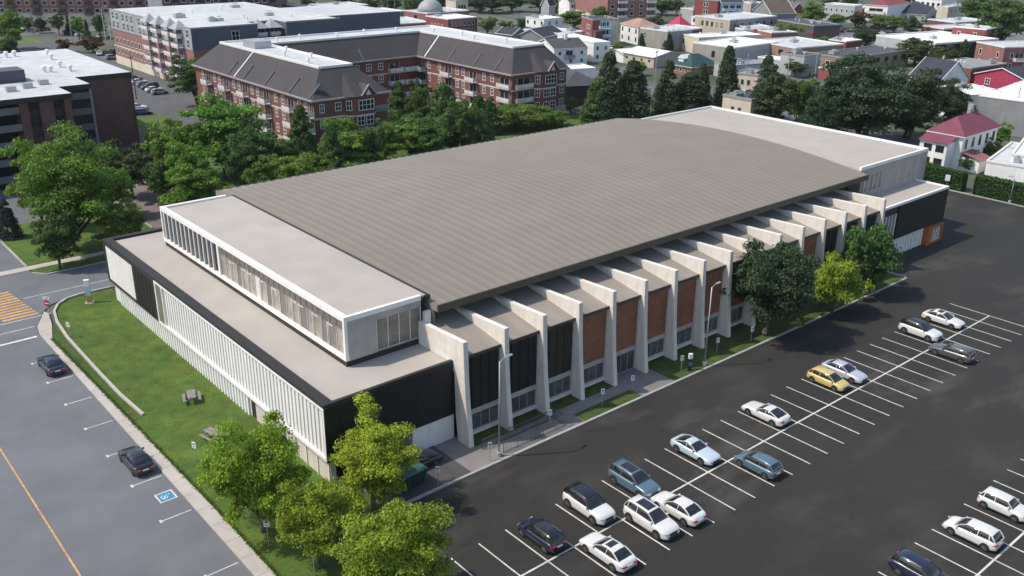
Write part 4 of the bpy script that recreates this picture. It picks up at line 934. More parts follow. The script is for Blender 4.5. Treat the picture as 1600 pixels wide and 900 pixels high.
# ------------------------------------------------------------------ street furniture
def lamp(label, x, y, h, ang, arm=1.2, mt='steel'):
    t = thing('street_lamp', label, 'street lamp', (x, y, 0)); m = M[mt]
    MB().tube([(0, 0, .5), (0, 0, h)], [.085, .055], 10).build('pole', m, t, smooth=True)
    MB().tube([(0, 0, 0), (0, 0, .55)], [.26, .24], 12).build('footing', M['kerb'], t)
    dx, dy = math.cos(ang), math.sin(ang)
    MB().tube([(0, 0, h-.1), (dx*arm*.5, dy*arm*.5, h+.12), (dx*arm, dy*arm, h+.15)], .03, 6).build('arm', m, t)
    b = MB(); b.loft([[(s*a, c, z) for c, z in ((-.13, .02), (.13, .02), (.09, .12), (-.09, .12))] for s, a in ((1, -.1), (1, .3), (1, .62))])
    b.build('lamp_head', m, t, loc=(dx*arm, dy*arm, h+.1), rz=ang)
lamp('tall white car park lamp with a short head beside the ramp railing', 14.3, -12.45, 9.5, .1, .9)
lamp('tall white car park lamp standing on the verge left of the dark tree', 42.8, -12.6, 9.2, .1, .9)
lamp('short pale lamp in front of the hedge at the right edge', 131.9, -6.2, 4.6, 2.5, .5)
def sign(name, label, x, y, h, pw, ph, ang, m, extra=None, cat='sign', post='steel', group=None):
    t = thing(name, label, cat, (x, y, 0), ang, group)
    MB().tube([(0, 0, 0), (0, 0, h)], .035, 6).build('post', M[post], t)
    b = MB(); b.box(-pw/2, pw/2, -.06, -.04, h-ph, h); b.build('plate', m, t)
    if extra: extra(t, h, pw, ph)
    return t
def disc(t, h, pw, ph):
    b = MB(); b.box(-pw*.3, pw*.3, -.068, -.062, h-ph*.45, h-ph*.25, 0); b.box(-pw*.3, pw*.3, -.068, -.062, h-ph*.8, h-ph*.7, 0); b.build('marking', M['signk'], t)
t = thing('no_entry_sign', 'round red no-entry sign at the street corner under a one-way plate', 'sign', (-7.6, 43.8, 0), .35-1.2)
MB().tube([(0, 0, 0), (0, 0, 3.0)], .04, 6).build('post', M['steel'], t)
b = MB(); b.tube([(0, -.05, 2.15), (0, -.075, 2.15)], .38, 20); b.build('red_disc', M['signr'], t)
b = MB(); b.box(-.25, .25, -.085, -.077, 2.09, 2.21); b.build('white_bar', M['signw'], t)
b = MB(); b.box(-.42, .42, -.04, -.02, 2.66, 2.96); b.build('street_plate', M['signw'], t); b = MB(); b.add([(-.2, -.047, 2.78), (.1, -.047, 2.78), (.1, -.047, 2.72), (.3, -.047, 2.81), (.1, -.047, 2.90), (.1, -.047, 2.84), (-.2, -.047, 2.84)], [tuple(range(7))]); b.build('arrow', M['signk'], t)
SG = -.55
sign('parking_sign', 'small white sign on the lawn behind the low wall', -7.35, 37.0, 2.0, .5, .55, SG-.6, M['signw'], disc)
sign('parking_sign', 'small white sign on the lawn between picnic table and bright tree', -6.8, 3.7, 2.1, .42, .62, SG-.6, M['signw'], disc)
sign('parking_sign', 'white sign on a post under the bright green tree by the pavement', -7.4, -11.2, 2.6, .42, .62, SG, M['signw'], disc)
sign('parking_sign', 'white sign on a post at the bottom edge among the trees', -6.4, -16.4, 2.5, .42, .62, SG, M['signw'], disc)
for x, y, lb in ((7.4, -12.7, 'white kerb sign beside the green waste container'), (13.2, -12.5, 'white kerb sign just left of the lamp by the ramp'), (21.2, -11.6, 'white kerb sign behind the ramp railing'), (28.0, -11.8, 'white kerb sign on the grass strip left of the entrance walk'),
    (32.4, -11.7, 'white kerb sign at the edge of the entrance walk'), (39.8, -11.9, 'white kerb sign beside the dark pay post'), (46.3, -11.5, 'white kerb sign right of the tall verge lamp'), (51.7, -12.1, 'white kerb sign at the edge of the dark tree'),
    (79.0, -9.9, 'white sign in the shade under the green tree'), (77.4, -11.3, 'white sign nearest the kerb under the green tree')):
    sign('parking_sign', lb, x, y, 2.0, .36, .6, SG, M['signw'], disc, group='small white signs along the arena kerb')
sign('hedge_sign', 'square white sign standing before the hedge near the black wing', 132.1, 5.0, 2.6, .8, 1.1, -1.2, M['signw'])
t = thing('pay_post', 'dark blue pay post with a white head near the entrance lawn', 'pay post', (40.7, -12.3, 0), SG)
MB().box(-.18, .18, -.14, .14, 0, 1.5).build('post', M['signk'], t); b = MB(); b.box(-.2, .2, -.16, .16, 1.5, 2.05); b.build('head', M['signw'], t); b = MB(); b.box(-.185, .185, -.15, -.141, .7, 1.15); b.build('blue_panel', M['bluep'], t)
t = thing('entrance_totem', 'blue and white totem on a yellow foot at the lawn corner', 'totem', (-2.4, 46.0, 0), -.5)
b = MB(); b.box(-.5, .5, -.4, .4, 0, .16); b.build('base', M['kerb'], t)
b = MB(); b.box(-.25, .25, -.2, .2, .16, 1.1); b.build('yellow_foot', M['yellow'], t)
b = MB(); b.box(-.30, .30, -.22, .22, 1.1, 2.3, 0); b.box(-.30, .30, -.22, .22, 2.3, 3.1, 1); b.build('panel', [mat('pale_blue', (.42, .60, .72), .4), M['signw']], t)
# picnic tables
def picnic(label, x, y, rz):
    t = thing('picnic_table', label, 'picnic table', (x, y, .13), rz, 'picnic tables on the lawn'); m = M['picn']
    b = MB()
    for k in range(5): b.box(-.9, .9, -.39+k*.158, -.39+k*.158+.145, .72, .76)
    b.build('table_top', m, t)
    for s in (-1, 1):
        b = MB()
        for k in range(2): b.box(-.9, .9, s*.72-.14+k*.145, s*.72-.14+k*.145+.135, .42, .46)
        b.build('seat', m, t)
        b = MB(); x0 = s*.62
        b.bar((x0, -.62, 0), (x0, -.2, .72), .09, .05); b.bar((x0, .62, 0), (x0, .2, .72), .09, .05); b.bar((x0+.05, -.82, .39), (x0+.05, .82, .39), .05, .09)
        b.build('leg_frame', m, t)
picnic('weathered grey picnic table, the one farther along the lawn', -2.7, 14.4, 1.25)
picnic('weathered grey picnic table, the one nearer the bright tree', -4.1, 6.3, 1.75)
# waste container
t = thing('waste_container', 'dark green waste container at the kerb under the lime tree', 'dumpster', (5.6, -11.1, .13), .08)
b = MB(); b.loft([[(-1.1, -.75, 0), (1.1, -.75, 0), (1.1, .75, 0), (-1.1, .75, 0)], [(-1.2, -.95, 1.5), (1.2, -.95, 1.5), (1.2, .95, 1.5), (-1.2, .95, 1.5)]])
for k in range(4): b.box(-.9+k*.55, -.82+k*.55, -.98, -.80, .3, 1.5)
b.build('bin', M['green'], t); b = MB(); b.box(-1.23, -.01, -1.0, 1.0, 1.5, 1.58); b.box(.01, 1.23, -1.0, 1.0, 1.5, 1.58); b.build('lid', mat('lid_green', (.055, .13, .11), .5), t)
# ramp railing
def railing(label, pts, h=1.05):
    t = thing('railing', label, 'railing', (*pts[0], .1)); b = MB(); bl = MB(); o = Vector((*pts[0], 0))
    for a, c in zip(pts, pts[1:]):
        a = Vector((*a, 0))-o; c = Vector((*c, 0))-o; n = max(1, int((c-a).length/.16))
        for z in (.12, h): b.bar(a+Vector((0, 0, z)), c+Vector((0, 0, z)), .05)
        for k in range(n+1):
            p = a+(c-a)*k/n; (b if k % 10 == 0 else bl).bar(p, p+Vector((0, 0, h)), .05 if k % 10 == 0 else .022)
    b.build('rail', mat('railing_grey', (.09, .09, .095), .5), t); bl.build('balusters', mat('railing_grey', (.09, .09, .095)), t)
railing('grey steel railing along the kerb side of the ramp', [(14.9, -12.35), (22.6, -12.35), (22.6, -10.1)])
railing('grey steel railing along the lawn side of the ramp', [(13.8, -10.7), (21.9, -10.7)])
# utility poles and cables
def upole(label, x, y, h, cross=True, m='pole', rz=.4):
    t = thing('utility_pole', label, 'utility pole', (x, y, 0), rz)
    MB().tube([(0, 0, 0), (0, 0, h)], [.17, .10], 8).build('pole', M[m], t)
    if cross:
        MB().box(-1.1, 1.1, -.06, .06, h-.75, h-.62).build('cross_arm', M[m], t)
        for k in (-1, -.4, .4, 1): MB().tube([(k, 0, h-.62), (k, 0, h-.42)], .05, 6).build('insulator', M['steel'], t)
def spole(label, x, y, h, ang, m='steel'):
    t = thing('street_lamp', label, 'street lamp', (x, y, 0), ang); MB().tube([(0, 0, 0), (0, 0, h)], [.12, .08], 8).build('pole', M[m], t)
    MB().tube([(0, 0, h), (.9, 0, h+.3), (1.8, 0, h+.35)], .05, 6).build('arm', M[m], t); MB().box(1.6, 2.3, -.14, .14, h+.27, h+.40).build('lamp_head', M[m], t)
upole('wooden utility pole at the end of the brick apartment wall', *(49.4, 173.3), 11); upole('dark utility pole on the boulevard lawn', *(65.2, 322.1), 12, False)
upole('leaning grey pole on the boulevard near the blue car', *(68.0, 285.2), 10, False, 'steel')
spole('tall white lamp pole by the boulevard', *(81.5, 292.5), 11, .3, 'white'); spole('short white twin lamp pole by the boulevard', *(83.0, 291.5), 6.5, .2, 'white')
upole('pale utility pole between the dark cedars', *(158.3, 97.3), 12, True, 'steel'); upole('pale utility pole beside the cream buildings', *(173.9, 80.0), 12, True, 'steel'); upole('pale utility pole before the grey box building', *(171.3, 66.0), 13, True, 'steel'); upole('pale utility pole left of the big dark tree', *(180.6, 64.2), 13, True, 'steel')
spole('street lamp with a curved arm by the grey mansard wall', *(194.1, 24.3), 8, 2.6); upole('grey pole with a transformer by the grey mansard house', *(191.0, 18.9), 10, False, 'steel')
spole('thin lamp pole above the red brick shop roofs', *(192.0, 275.9), 12, .5); spole('second thin lamp pole with an arm over the shop roofs', *(192.0, 270.2), 11, .1)
def cable(label, p, q, sag, r=.035):
    p = Vector(p); q = Vector(q); b = MB(); pts = []
    for k in range(25): s = k/24; pts.append(p+(q-p)*s-Vector((0, 0, sag*4*s*(1-s))))
    b.tube([v-p for v in pts], r, 5); o = b.build('overhead_cable', M['cable'], None, loc=p); tag(o, label, 'cable', 'thin overhead cables')


# ------------------------------------------------------------------ the town: one thing per building
def wall_mat(key):
    T = dict(brick=((.235, .078, .064), .22), brickr=((.29, .070, .060), .22), brickd=((.150, .068, .060), .22), brickp=((.33, .145, .125), .22), white=((.78, .77, .75), 0), cream=((.60, .53, .41), 0), taupe=((.30, .28, .25), 0), grey=((.24, .245, .25), 0), dgrey=((.075, .085, .105), 0),
        beige=((.46, .40, .32), 0), brown=((.045, .032, .03), 0), black=((.012, .014, .02), 0), magenta=((.36, .035, .085), 0), tan=((.34, .24, .18), .22), lgrey=((.40, .41, .42), 0), purple=((.16, .05, .07), .22), blue=((.42, .47, .55), 0))
    c, b = T[key]; return mat('wall_'+key, c, .85, .09, .35, brick=b or None, streak=.10)
def roof_mat(key):
    T = dict(light=(.47, .485, .49), white=(.74, .73, .70), grey=(.24, .245, .25), dark=(.060, .062, .070), navy=(.028, .034, .048), mansard=(.050, .044, .048), slate=(.10, .112, .13), magenta=(.17, .045, .072), pink=(.36, .21, .155), red=(.44, .03, .09), green=(.018, .062, .058), redd=(.20, .045, .05), brown=(.10, .075, .06))
    return mat('roof_'+key, T[key], .85, .12, .4, streak=.05)
WINM = {}
def window_mesh(w, h, frame, mull):
    k = (round(w, 2), round(h, 2), frame, mull)
    if k not in WINM:
        b = MB(); e = .13 if w > .9 else .10
        b.box(-w/2, w/2, -.06, .02, 0, e*1.2); b.box(-w/2, w/2, -.06, .02, h-e, h); b.box(-w/2, -w/2+e, -.055, .02, e*1.2, h-e); b.box(w/2-e, w/2, -.055, .02, e*1.2, h-e)
        for q in range(1, mull+1): x = -w/2+w*q/(mull+1); b.box(x-.05, x+.05, -.05, .02, e, h-e)
        if mull: b.box(-w/2+e, w/2-e, -.048, .02, h*.48, h*.48+.09)
        b.box(-w/2+e*.5, w/2-e*.5, -.02, .015, e*.5, h-e*.5, 1)
        o = b.build('window', [{'w': M['frame'], 'g': M['greyf'], 'k': M['signk'], 'c': mat('cream_trim', (.6, .54, .45), .6)}[frame], M['glass']]); WINM[k] = o.data; bpy.data.objects.remove(o)
    return WINM[k]
BALM = {}
def balcony_mesh(w, dp, col, door=True):
    k = (round(w, 2), dp, col)
    if k not in BALM:
        b = MB(); b.box(-w/2, w/2, -dp, .02, -.18, 0); b.box(-w/2, w/2, -dp-.04, -dp, .12, .98); b.box(-w/2-.03, -w/2, -dp, 0, .12, .98); b.box(w/2, w/2+.03, -dp, 0, .12, .98)
        if door: b.box(-w*.36, w*.36, -.05, .02, .0, 2.15, 1); b.box(-.05, .05, -.08, -.05, 0, 2.15); b.box(-w*.36-.1, -w*.36, -.08, .02, 0, 2.2); b.box(w*.36, w*.36+.1, -.08, .02, 0, 2.2)
        o = b.build('balcony', [{'w': mat('balcony_white', (.60, .56, .55), .6), 'g': mat('balcony_grey', (.20, .205, .215), .6), 'k': mat('balcony_dark', (.07, .07, .075), .6), 'b': mat('balcony_blue', (.45, .55, .68), .5)}[col], M['glass']]); BALM[k] = o.data; bpy.data.objects.remove(o)
    return BALM[k]
def frame_of(c, l, r, sq=.5):
    c, l, r = Vector(c), Vector(l), Vector(r); u = r-c; v = l-c; a1 = math.atan2(u.y, u.x); a2 = math.atan2(-v.x, v.y)
    a = a1+math.atan2(math.sin(a2-a1), math.cos(a2-a1))*sq; e = Vector((math.cos(a), math.sin(a)))
    return c, a, abs(e.dot(u)), abs(-e.y*v.x+e.x*v.y)
def put(root, name, me, face, s, z, W, D, proud=0.0):
    o = bpy.data.objects.new(name, me); COL.objects.link(o); o.parent = root
    if face == 'r': o.location = (s, -proud, z)
    elif face == 'l': o.location = (-proud, D-s, z); o.rotation_euler[2] = -PI/2
    return o
def windows(root, W, D, face, nx, nz, w, h, z0, dz, frame='w', mull=0, m0=None, m1=None, skip=()):
    L = W if face == 'r' else D; m0 = w if m0 is None else m0; m1 = m0 if m1 is None else m1
    for j in range(nz):
        for i in range(nx):
            if (i, j) in skip: continue
            s = m0+(L-m0-m1)*(i/(nx-1) if nx > 1 else .5); put(root, 'window', window_mesh(w, h, frame, mull), face, s, z0+dz*j, W, D)
def balconies(root, W, D, face, ss, nz, w, z0, dz, dp=1.3, col='w'):
    for j in range(nz):
        for s in ss: put(root, 'balcony', balcony_mesh(w, dp, col), face, s, z0+dz*j, W, D)
def vents(root, W, D, z, n, seed, box=1):
    r = random.Random(seed)
    for k in range(n):
        b = MB(); x, y = r.uniform(.12, .88)*W, r.uniform(.12, .88)*D
        if k < box: a = r.uniform(.7, 1.5); b.box(-a, a, -a*.7, a*.7, 0, r.uniform(.7, 1.2)); b.box(-a*.5, a*.5, -a*.3, a*.3, 1.2, 1.35); nm = 'rooftop_unit'
        else: b.tube([(0, 0, 0), (0, 0, .5), (0, 0, .52), (0, 0, .8)], [.16, .16, .3, .26], 8); nm = 'roof_vent'
        b.build(nm, M['steel'] if k < box else M['signw'], root, loc=(x, y, z))
def building(name, label, cat, c, l, r, h, wall='brick', roof='flat', rc='light', rise=2.0, over=.3, axis='x', foot=None, nv=0, band=None, par=.35, group=None, wall_l=None, plinth=None, sq=.5):
    c, a, W, D = frame_of(c, l, r, sq); t = thing(name, label, cat, (c.x, c.y, 0), a, group); wm = wall_mat(wall)
    b = MB(); b.box(0, W, 0, D, -.3, h, 0)
    if wall_l: b.box(-.02, .1, 0, D, 0, h-.01, 1)
    b.build('wall', [wm, wall_mat(wall_l)] if wall_l else wm, t)
    if plinth: b = MB(); b.box(-.06, W+.06, -.06, D+.06, -.3, plinth[1]); b.build('plinth', wall_mat(plinth[0]), t)
    if band:
        for zz in band: b = MB(); b.box(-.08, W+.08, -.08, D+.08, zz, zz+.28); b.build('string_course', mat('cream_trim', (.6, .54, .45), .6), t)
    rm = roof_mat(rc)
    if roof == 'flat':
        b = MB(); b.box(.25, W-.25, .25, D-.25, h, h+.06); b.build('roof', rm, t)
        b = MB(); p = par; b.box(-.1, W+.1, -.1, .26, h-.05, h+p); b.box(-.1, W+.1, D-.26, D+.1, h-.05, h+p); b.box(-.1, .26, .26, D-.26, h-.05, h+p); b.box(W-.26, W+.1, .26, D-.26, h-.05, h+p)
        b.build('parapet', M['frame'] if rc in ('light', 'white') else M['greyf'], t)
    else:
        e = over; x0, x1, y0, y1 = -e, W+e, -e, D+e; z = h; b = MB()
        if roof == 'gable':
            if axis == 'x': ym = D/2; tp = [(x0, ym, z+rise), (x1, ym, z+rise)]; q = [[(x0, y0, z), (x1, y0, z), tp[1], tp[0]], [(x1, y1, z), (x0, y1, z), tp[0], tp[1]]]; ends = [[(0, 0, z), (0, D, z), (0, ym, z+rise*.97)], [(W, D, z), (W, 0, z), (W, ym, z+rise*.97)]]
            else: xm = W/2; tp = [(xm, y0, z+rise), (xm, y1, z+rise)]; q = [[(x0, y1, z), (x0, y0, z), tp[0], tp[1]], [(x1, y0, z), (x1, y1, z), tp[1], tp[0]]]; ends = [[(W, 0, z), (0, 0, z), (xm, 0, z+rise*.97)], [(0, D, z), (W, D, z), (xm, D, z+rise*.97)]]
            for en in ends: MB().add(en, [(2, 1, 0)]).build('gable', wm, t)
            f = MB()
            for s in q: f.bar(s[3], s[0], .14, .22); f.bar(s[1], s[2], .14, .22); f.bar(s[0], s[1], .14, .2)
            f.build('fascia', M['frame'], t)
        elif roof == 'hip':
            k = min(W, D)/2+e
            if W >= D: tp = [(x0+k, D/2, z+rise), (x1-k, D/2, z+rise)]
            else: tp = [(W/2, y0+k, z+rise), (W/2, y1-k, z+rise)]
            if W >= D: q = [[(x0, y0, z), (x1, y0, z), tp[1], tp[0]], [(x1, y0, z), (x1, y1, z), tp[1]], [(x1, y1, z), (x0, y1, z), tp[0], tp[1]], [(x0, y1, z), (x0, y0, z), tp[0]]]
            else: q = [[(x0, y0, z), (x1, y0, z), tp[0]], [(x1, y0, z), (x1, y1, z), tp[1], tp[0]], [(x1, y1, z), (x0, y1, z), tp[1]], [(x0, y1, z), (x0, y0, z), tp[0], tp[1]]]
            f = MB(); f.box(x0+.02, x1-.02, y0+.02, y1-.02, z-.22, z-.02); f.build('fascia', M['frame'], t)
        elif roof == 'mansard':
            i = foot or 3.5; A_ = [(x0, y0), (x1, y0), (x1, y1), (x0, y1)]; B_ = [(x0+i, y0+i), (x1-i, y0+i), (x1-i, y1-i), (x0+i, y1-i)]
            q = [[(*A_[k], z), (*A_[(k+1) % 4], z), (*B_[(k+1) % 4], z+rise), (*B_[k], z+rise)] for k in range(4)]
            f = MB(); f.prism([(p[0]*1, p[1]*1) for p in B_], z+rise-.4, z+rise-.06); f.build('flat_roof', roof_mat('light'), t)
            f = MB(); bx0, by0, bx1, by1 = x0+i, y0+i, x1-i, y1-i
            f.box(bx0-.1, bx1+.1, by0-.1, by0+.3, z+rise-.06, z+rise+.25); f.box(bx0-.1, bx1+.1, by1-.3, by1+.1, z+rise-.06, z+rise+.25); f.box(bx0-.1, bx0+.3, by0+.3, by1-.3, z+rise-.06, z+rise+.25); f.box(bx1-.3, bx1+.1, by0+.3, by1-.3, z+rise-.06, z+rise+.25)
            f.build('roof_curb', M['frame'], t)
            f = MB(); f.box(x0+.02, x1-.02, y0+.02, y1-.02, z-.3, z-.02); f.build('eaves', mat('eaves_mauve', (.33, .28, .28), .7), t)
        for s in q: b.add(s, [tuple(range(len(s)))])
        b.build('roof', rm, t)
        if roof in ('gable', 'hip') and len(label) % 3 and h > 3.4:
            cx_, cy_ = W*.62, D*.56; MB().box(cx_-.35, cx_+.35, cy_-.3, cy_+.3, h+.3, h+rise+.7).build('chimney', wall_mat('brickp') if len(label) % 2 else M['greyf'], t)
    if roof == 'flat' and not nv and W > 9: nv = 3
    if nv: vents(t, W, D, h+.06, nv, len(label))
    return t, W, D
def box_part(t, name, x0, x1, y0, y1, z0, z1, m): b = MB(); b.box(x0, x1, y0, y1, z0, z1); return b.build(name, m, t)

# --- brick apartment block at the left edge, its front stepping forward three times
t = thing('apartment_block', 'dark brick apartment block with pale roof and deep balconies at the left edge', 'apartment block', (0, 0, 0)); bm = wall_mat('brickd'); dk = M['dark']
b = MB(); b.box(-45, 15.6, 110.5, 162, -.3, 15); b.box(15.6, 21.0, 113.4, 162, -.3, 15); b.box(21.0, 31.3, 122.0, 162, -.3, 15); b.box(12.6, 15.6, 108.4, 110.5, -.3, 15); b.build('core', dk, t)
b = MB(); b.box(21.5, 31.4, 121.7, 122.0, -.3, 14.3); b.box(31.3, 31.6, 121.7, 162, -.3, 14.3); b.build('end_wall', bm, t)
for x0, x1, y0 in ((7.2, 8.6, 105.9), (10.4, 12.6, 105.8), (14.4, 15.5, 105.7), (-12, -10, 105.6)): box_part(t, 'brick_pier', x0, x1, y0, 110.5, -.3, 14.2, bm)
b = MB(); b.box(8.6, 10.4, 106.6, 106.9, -.3, 14.2); b.box(12.6, 14.4, 106.6, 106.9, -.3, 14.2); b.build('dark_bay', M['bronze'], t)
for x0 in (8.8, 12.8):
    for j in range(5): box_part(t, 'window', x0, x0+1.4, 106.5, 106.6, 1.2+j*2.85, 2.6+j*2.85, M['glass'])
b = MB(); b.box(-46, 15.7, 105.3, 162.2, 14.3, 15.05); b.box(15.7, 21.2, 112.9, 162.2, 14.3, 15.05); b.box(21.2, 31.7, 121.6, 162.2, 14.3, 15.05); b.build('roof', roof_mat('light'), t)
b = MB(); b.box(-46, 15.75, 105.2, 105.32, 14.2, 15.08); b.box(15.7, 21.25, 112.8, 112.92, 14.2, 15.08); b.box(21.2, 31.75, 121.5, 121.62, 14.2, 15.08); b.build('roof_edge', M['coping'], t)
pr = mat('balcony_rail', (.13, .135, .145), .6)
for j in range(5):
    z = 1.2+j*2.85
    for x0, x1, y0 in ((-2.2, 7.1, 105.8), (-9.9, -2.4, 105.8), (15.9, 21.0, 113.2)):
        b = MB(); yb = 110.5 if y0 < 110 else 117; b.box(x0, x1, y0, yb, z-.2, z); b.box(x0, x1, y0-.06, y0, z-.2, z+1.0); b.build('balcony', pr, t)
box_part(t, 'balcony_post', 20.9, 21.3, 113.0, 121.9, -.3, 14.3, mat('post_grey', (.25, .25, .255), .7)); box_part(t, 'balcony_post', -2.4, -2.2, 105.7, 110.5, 0, 14.2, mat('post_grey', (.25, .25, .255), .7))
b = MB(); b.box(5.0, 12.8, 122, 127, 15.05, 17.2); b.build('stair_head', M['dgrey'] if 'dgrey' in M else wall_mat('dgrey'), t)
rv = random.Random(5)
for k in range(22):
    bb = MB(); bb.tube([(0, 0, 0), (0, 0, .7), (0, 0, .72), (0, 0, 1.15), (0, 0, 1.3)], [.28, .28, .5, .48, .2], 9); bb.build('roof_vent', M['signw'], t, loc=(rv.uniform(-6, 26), rv.uniform(126, 158), 15.05))
for k in range(3): bb = MB(); bb.box(-.8, .8, -.6, .6, 0, .9); bb.build('rooftop_unit', M['steel'], t, loc=(8+k*3.2, 113+k*2, 15.05))

# --- U-shaped red brick condominium under a dark mansard roof
t = thing('condominium', 'U-shaped red brick condominium with dark mansard roof and white balconies', 'condominium', (0, 0, 0)); bm = wall_mat('brick'); rm = roof_mat('mansard')
H0, H1, INS = 11.0, 16.0, 4.7
w1 = (55.9, 72.6, 93.8); w3 = (106.4, 123.2, 94.4); yc, yb, yn = 131.5, 149.5, 0
b = MB()
b.box(w1[0], w1[1], w1[2], 149.5, -.3, H0); b.box(w1[1], w3[0], yc, 149.5, -.3, H0); b.box(w3[0], w3[1], w3[2], 149.5, -.3, H0)
b.build('wall', bm, t)
box_part(t, 'stone_base', w3[0]-.1, w3[1]+.1, w3[2]-.1, 120, -.3, 2.3, wall_mat('beige')); box_part(t, 'stone_base', w1[0]-.1, w1[1]+.1, w1[2]-.1, 110, -.3, 1.5, wall_mat('beige'))
o = .45
E_ = [(w1[0]-o, w1[2]-o), (w1[1]+o, w1[2]-o), (w1[1]+o, yc-o), (w3[0]-o, yc-o), (w3[0]-o, w3[2]-o), (w3[1]+o, w3[2]-o), (w3[1]+o, yb+o), (w1[0]-o, yb+o)]
i = INS
F_ = [(w1[0]+i, w1[2]+i+.6), (w1[1]-i, w1[2]+i+.6), (w1[1]-i, yc+i), (w3[0]+i-.4, yc+i), (w3[0]+i-.4, w3[2]+i), (w3[1]-i+1.5, w3[2]+i), (w3[1]-i+1.5, yb-i), (w1[0]+i, yb-i)]
b = MB()
for k in range(8): k2 = (k+1) % 8; b.add([(*E_[k], H0), (*E_[k2], H0), (*F_[k2], H1), (*F_[k], H1)], [(0, 1, 2, 3)])
b.build('mansard_roof', rm, t)
b = MB(); b.add([(x, y, H1-.04) for x, y in F_], [tuple(range(8))]); b.build('flat_roof', roof_mat('light'), t)
b = MB()
for k in range(8): p, q = F_[k], F_[(k+1) % 8]; b.bar((*p, H1+.08), (*q, H1+.08), .5, .45)
for p, q in (((w1[0]-.45, 127.5, H0+.05), (w1[0]+i, 127.5, H1+.05)), ((w3[0]-.45, 127.6, H0+.05), (w3[0]+i-.4, 127.6, H1+.05))): b.bar(p, q, .35, .25)
b.build('roof_curb', M['frame'], t)
b = MB()
for k in range(8): p, q = E_[k], E_[(k+1) % 8]; b.bar((*p, H0-.16), (*q, H0-.16), .5, .34)
b.build('eaves', mat('eaves_mauve', (.33, .28, .28), .7), t)
b = MB(); g = .09
for zz in (7.1,):
    b.box(w1[0]-g, w1[0], w1[2]-g, 131, zz, zz+.3); b.box(w1[0], w1[1]+g, w1[2]-g, w1[2], zz, zz+.3); b.box(w3[0]-g, w3[0], w3[2]-g, yc, zz, zz+.3); b.box(w3[0], w3[1]+g, w3[2]-g, w3[2], zz, zz+.3); b.box(w1[1], w3[0]-g, yc-g, yc, zz, zz+.3); b.box(w1[1], w1[1]+g, w1[2], yc-g, zz, zz+.3)
b.build('string_course', mat('cream_trim', (.6, .54, .45), .6), t)
def wn(x, y, z, face, w=1.2, h=1.75, mull=1, fr='w'):
    o_ = bpy.data.objects.new('window', window_mesh(w, h, fr, mull)); COL.objects.link(o_); o_.parent = t; o_.location = (x, y, z); o_.rotation_euler[2] = 0 if face == 's' else -PI/2
def bal(x, y, z, face, w=3.4, dp=1.4, c='w'):
    o_ = bpy.data.objects.new('balcony', balcony_mesh(w, dp, c)); COL.objects.link(o_); o_.parent = t; o_.location = (x, y, z); o_.rotation_euler[2] = 0 if face == 's' else -PI/2
lev = (8.3, 5.2, 2.2)
for z in lev:
    for y in (97, 99.6, 106.5, 109.5, 117.6, 120.2, 126.5, 129, 136.5, 139, 145.5): wn(w1[0], y, z, 'w')
    for y in (103, 113.6, 123.5, 132.8, 142.3): bal(w1[0], y, z-.7, 'w', 3.2)
    bal(w1[0], 94.7, z-.7, 'w', 1.8)
    for x in (57.6, 61.2): wn(x, w1[2], z, 's', 1.1 if x < 60 else 1.4)
    bal(70.8, w1[2]+.2, z-.7, 's', 3.2, 1.0, 'g')
    for y in (101.5, 104.5, 112.4, 114.8, 122, 126.5): wn(w3[0], y, z, 'w')
    for y in (108.6, 118.4): bal(w3[0], y, z-.7, 'w', 3.4)
    bal(w3[0], 97.0, z-.7, 'w', 4.4, .7); bal(109.8, w3[2], z-.7, 's', 5.0, .7); wn(121.7, w3[2], z, 's', 1.3)
    for x in (78, 81.5, 85, 88.5, 92, 95.4): wn(x, yc, z, 's', 1.5)
    bal(99.4, yc, z-.7, 's', 3.8, 1.4, 'w'); bal(103.8, yc+.1, z-.7, 's', 4.2, 1.6, 'w'); bal(w3[0], 129.2, z-.7, 'w', 3.2, 1.6, 'g')
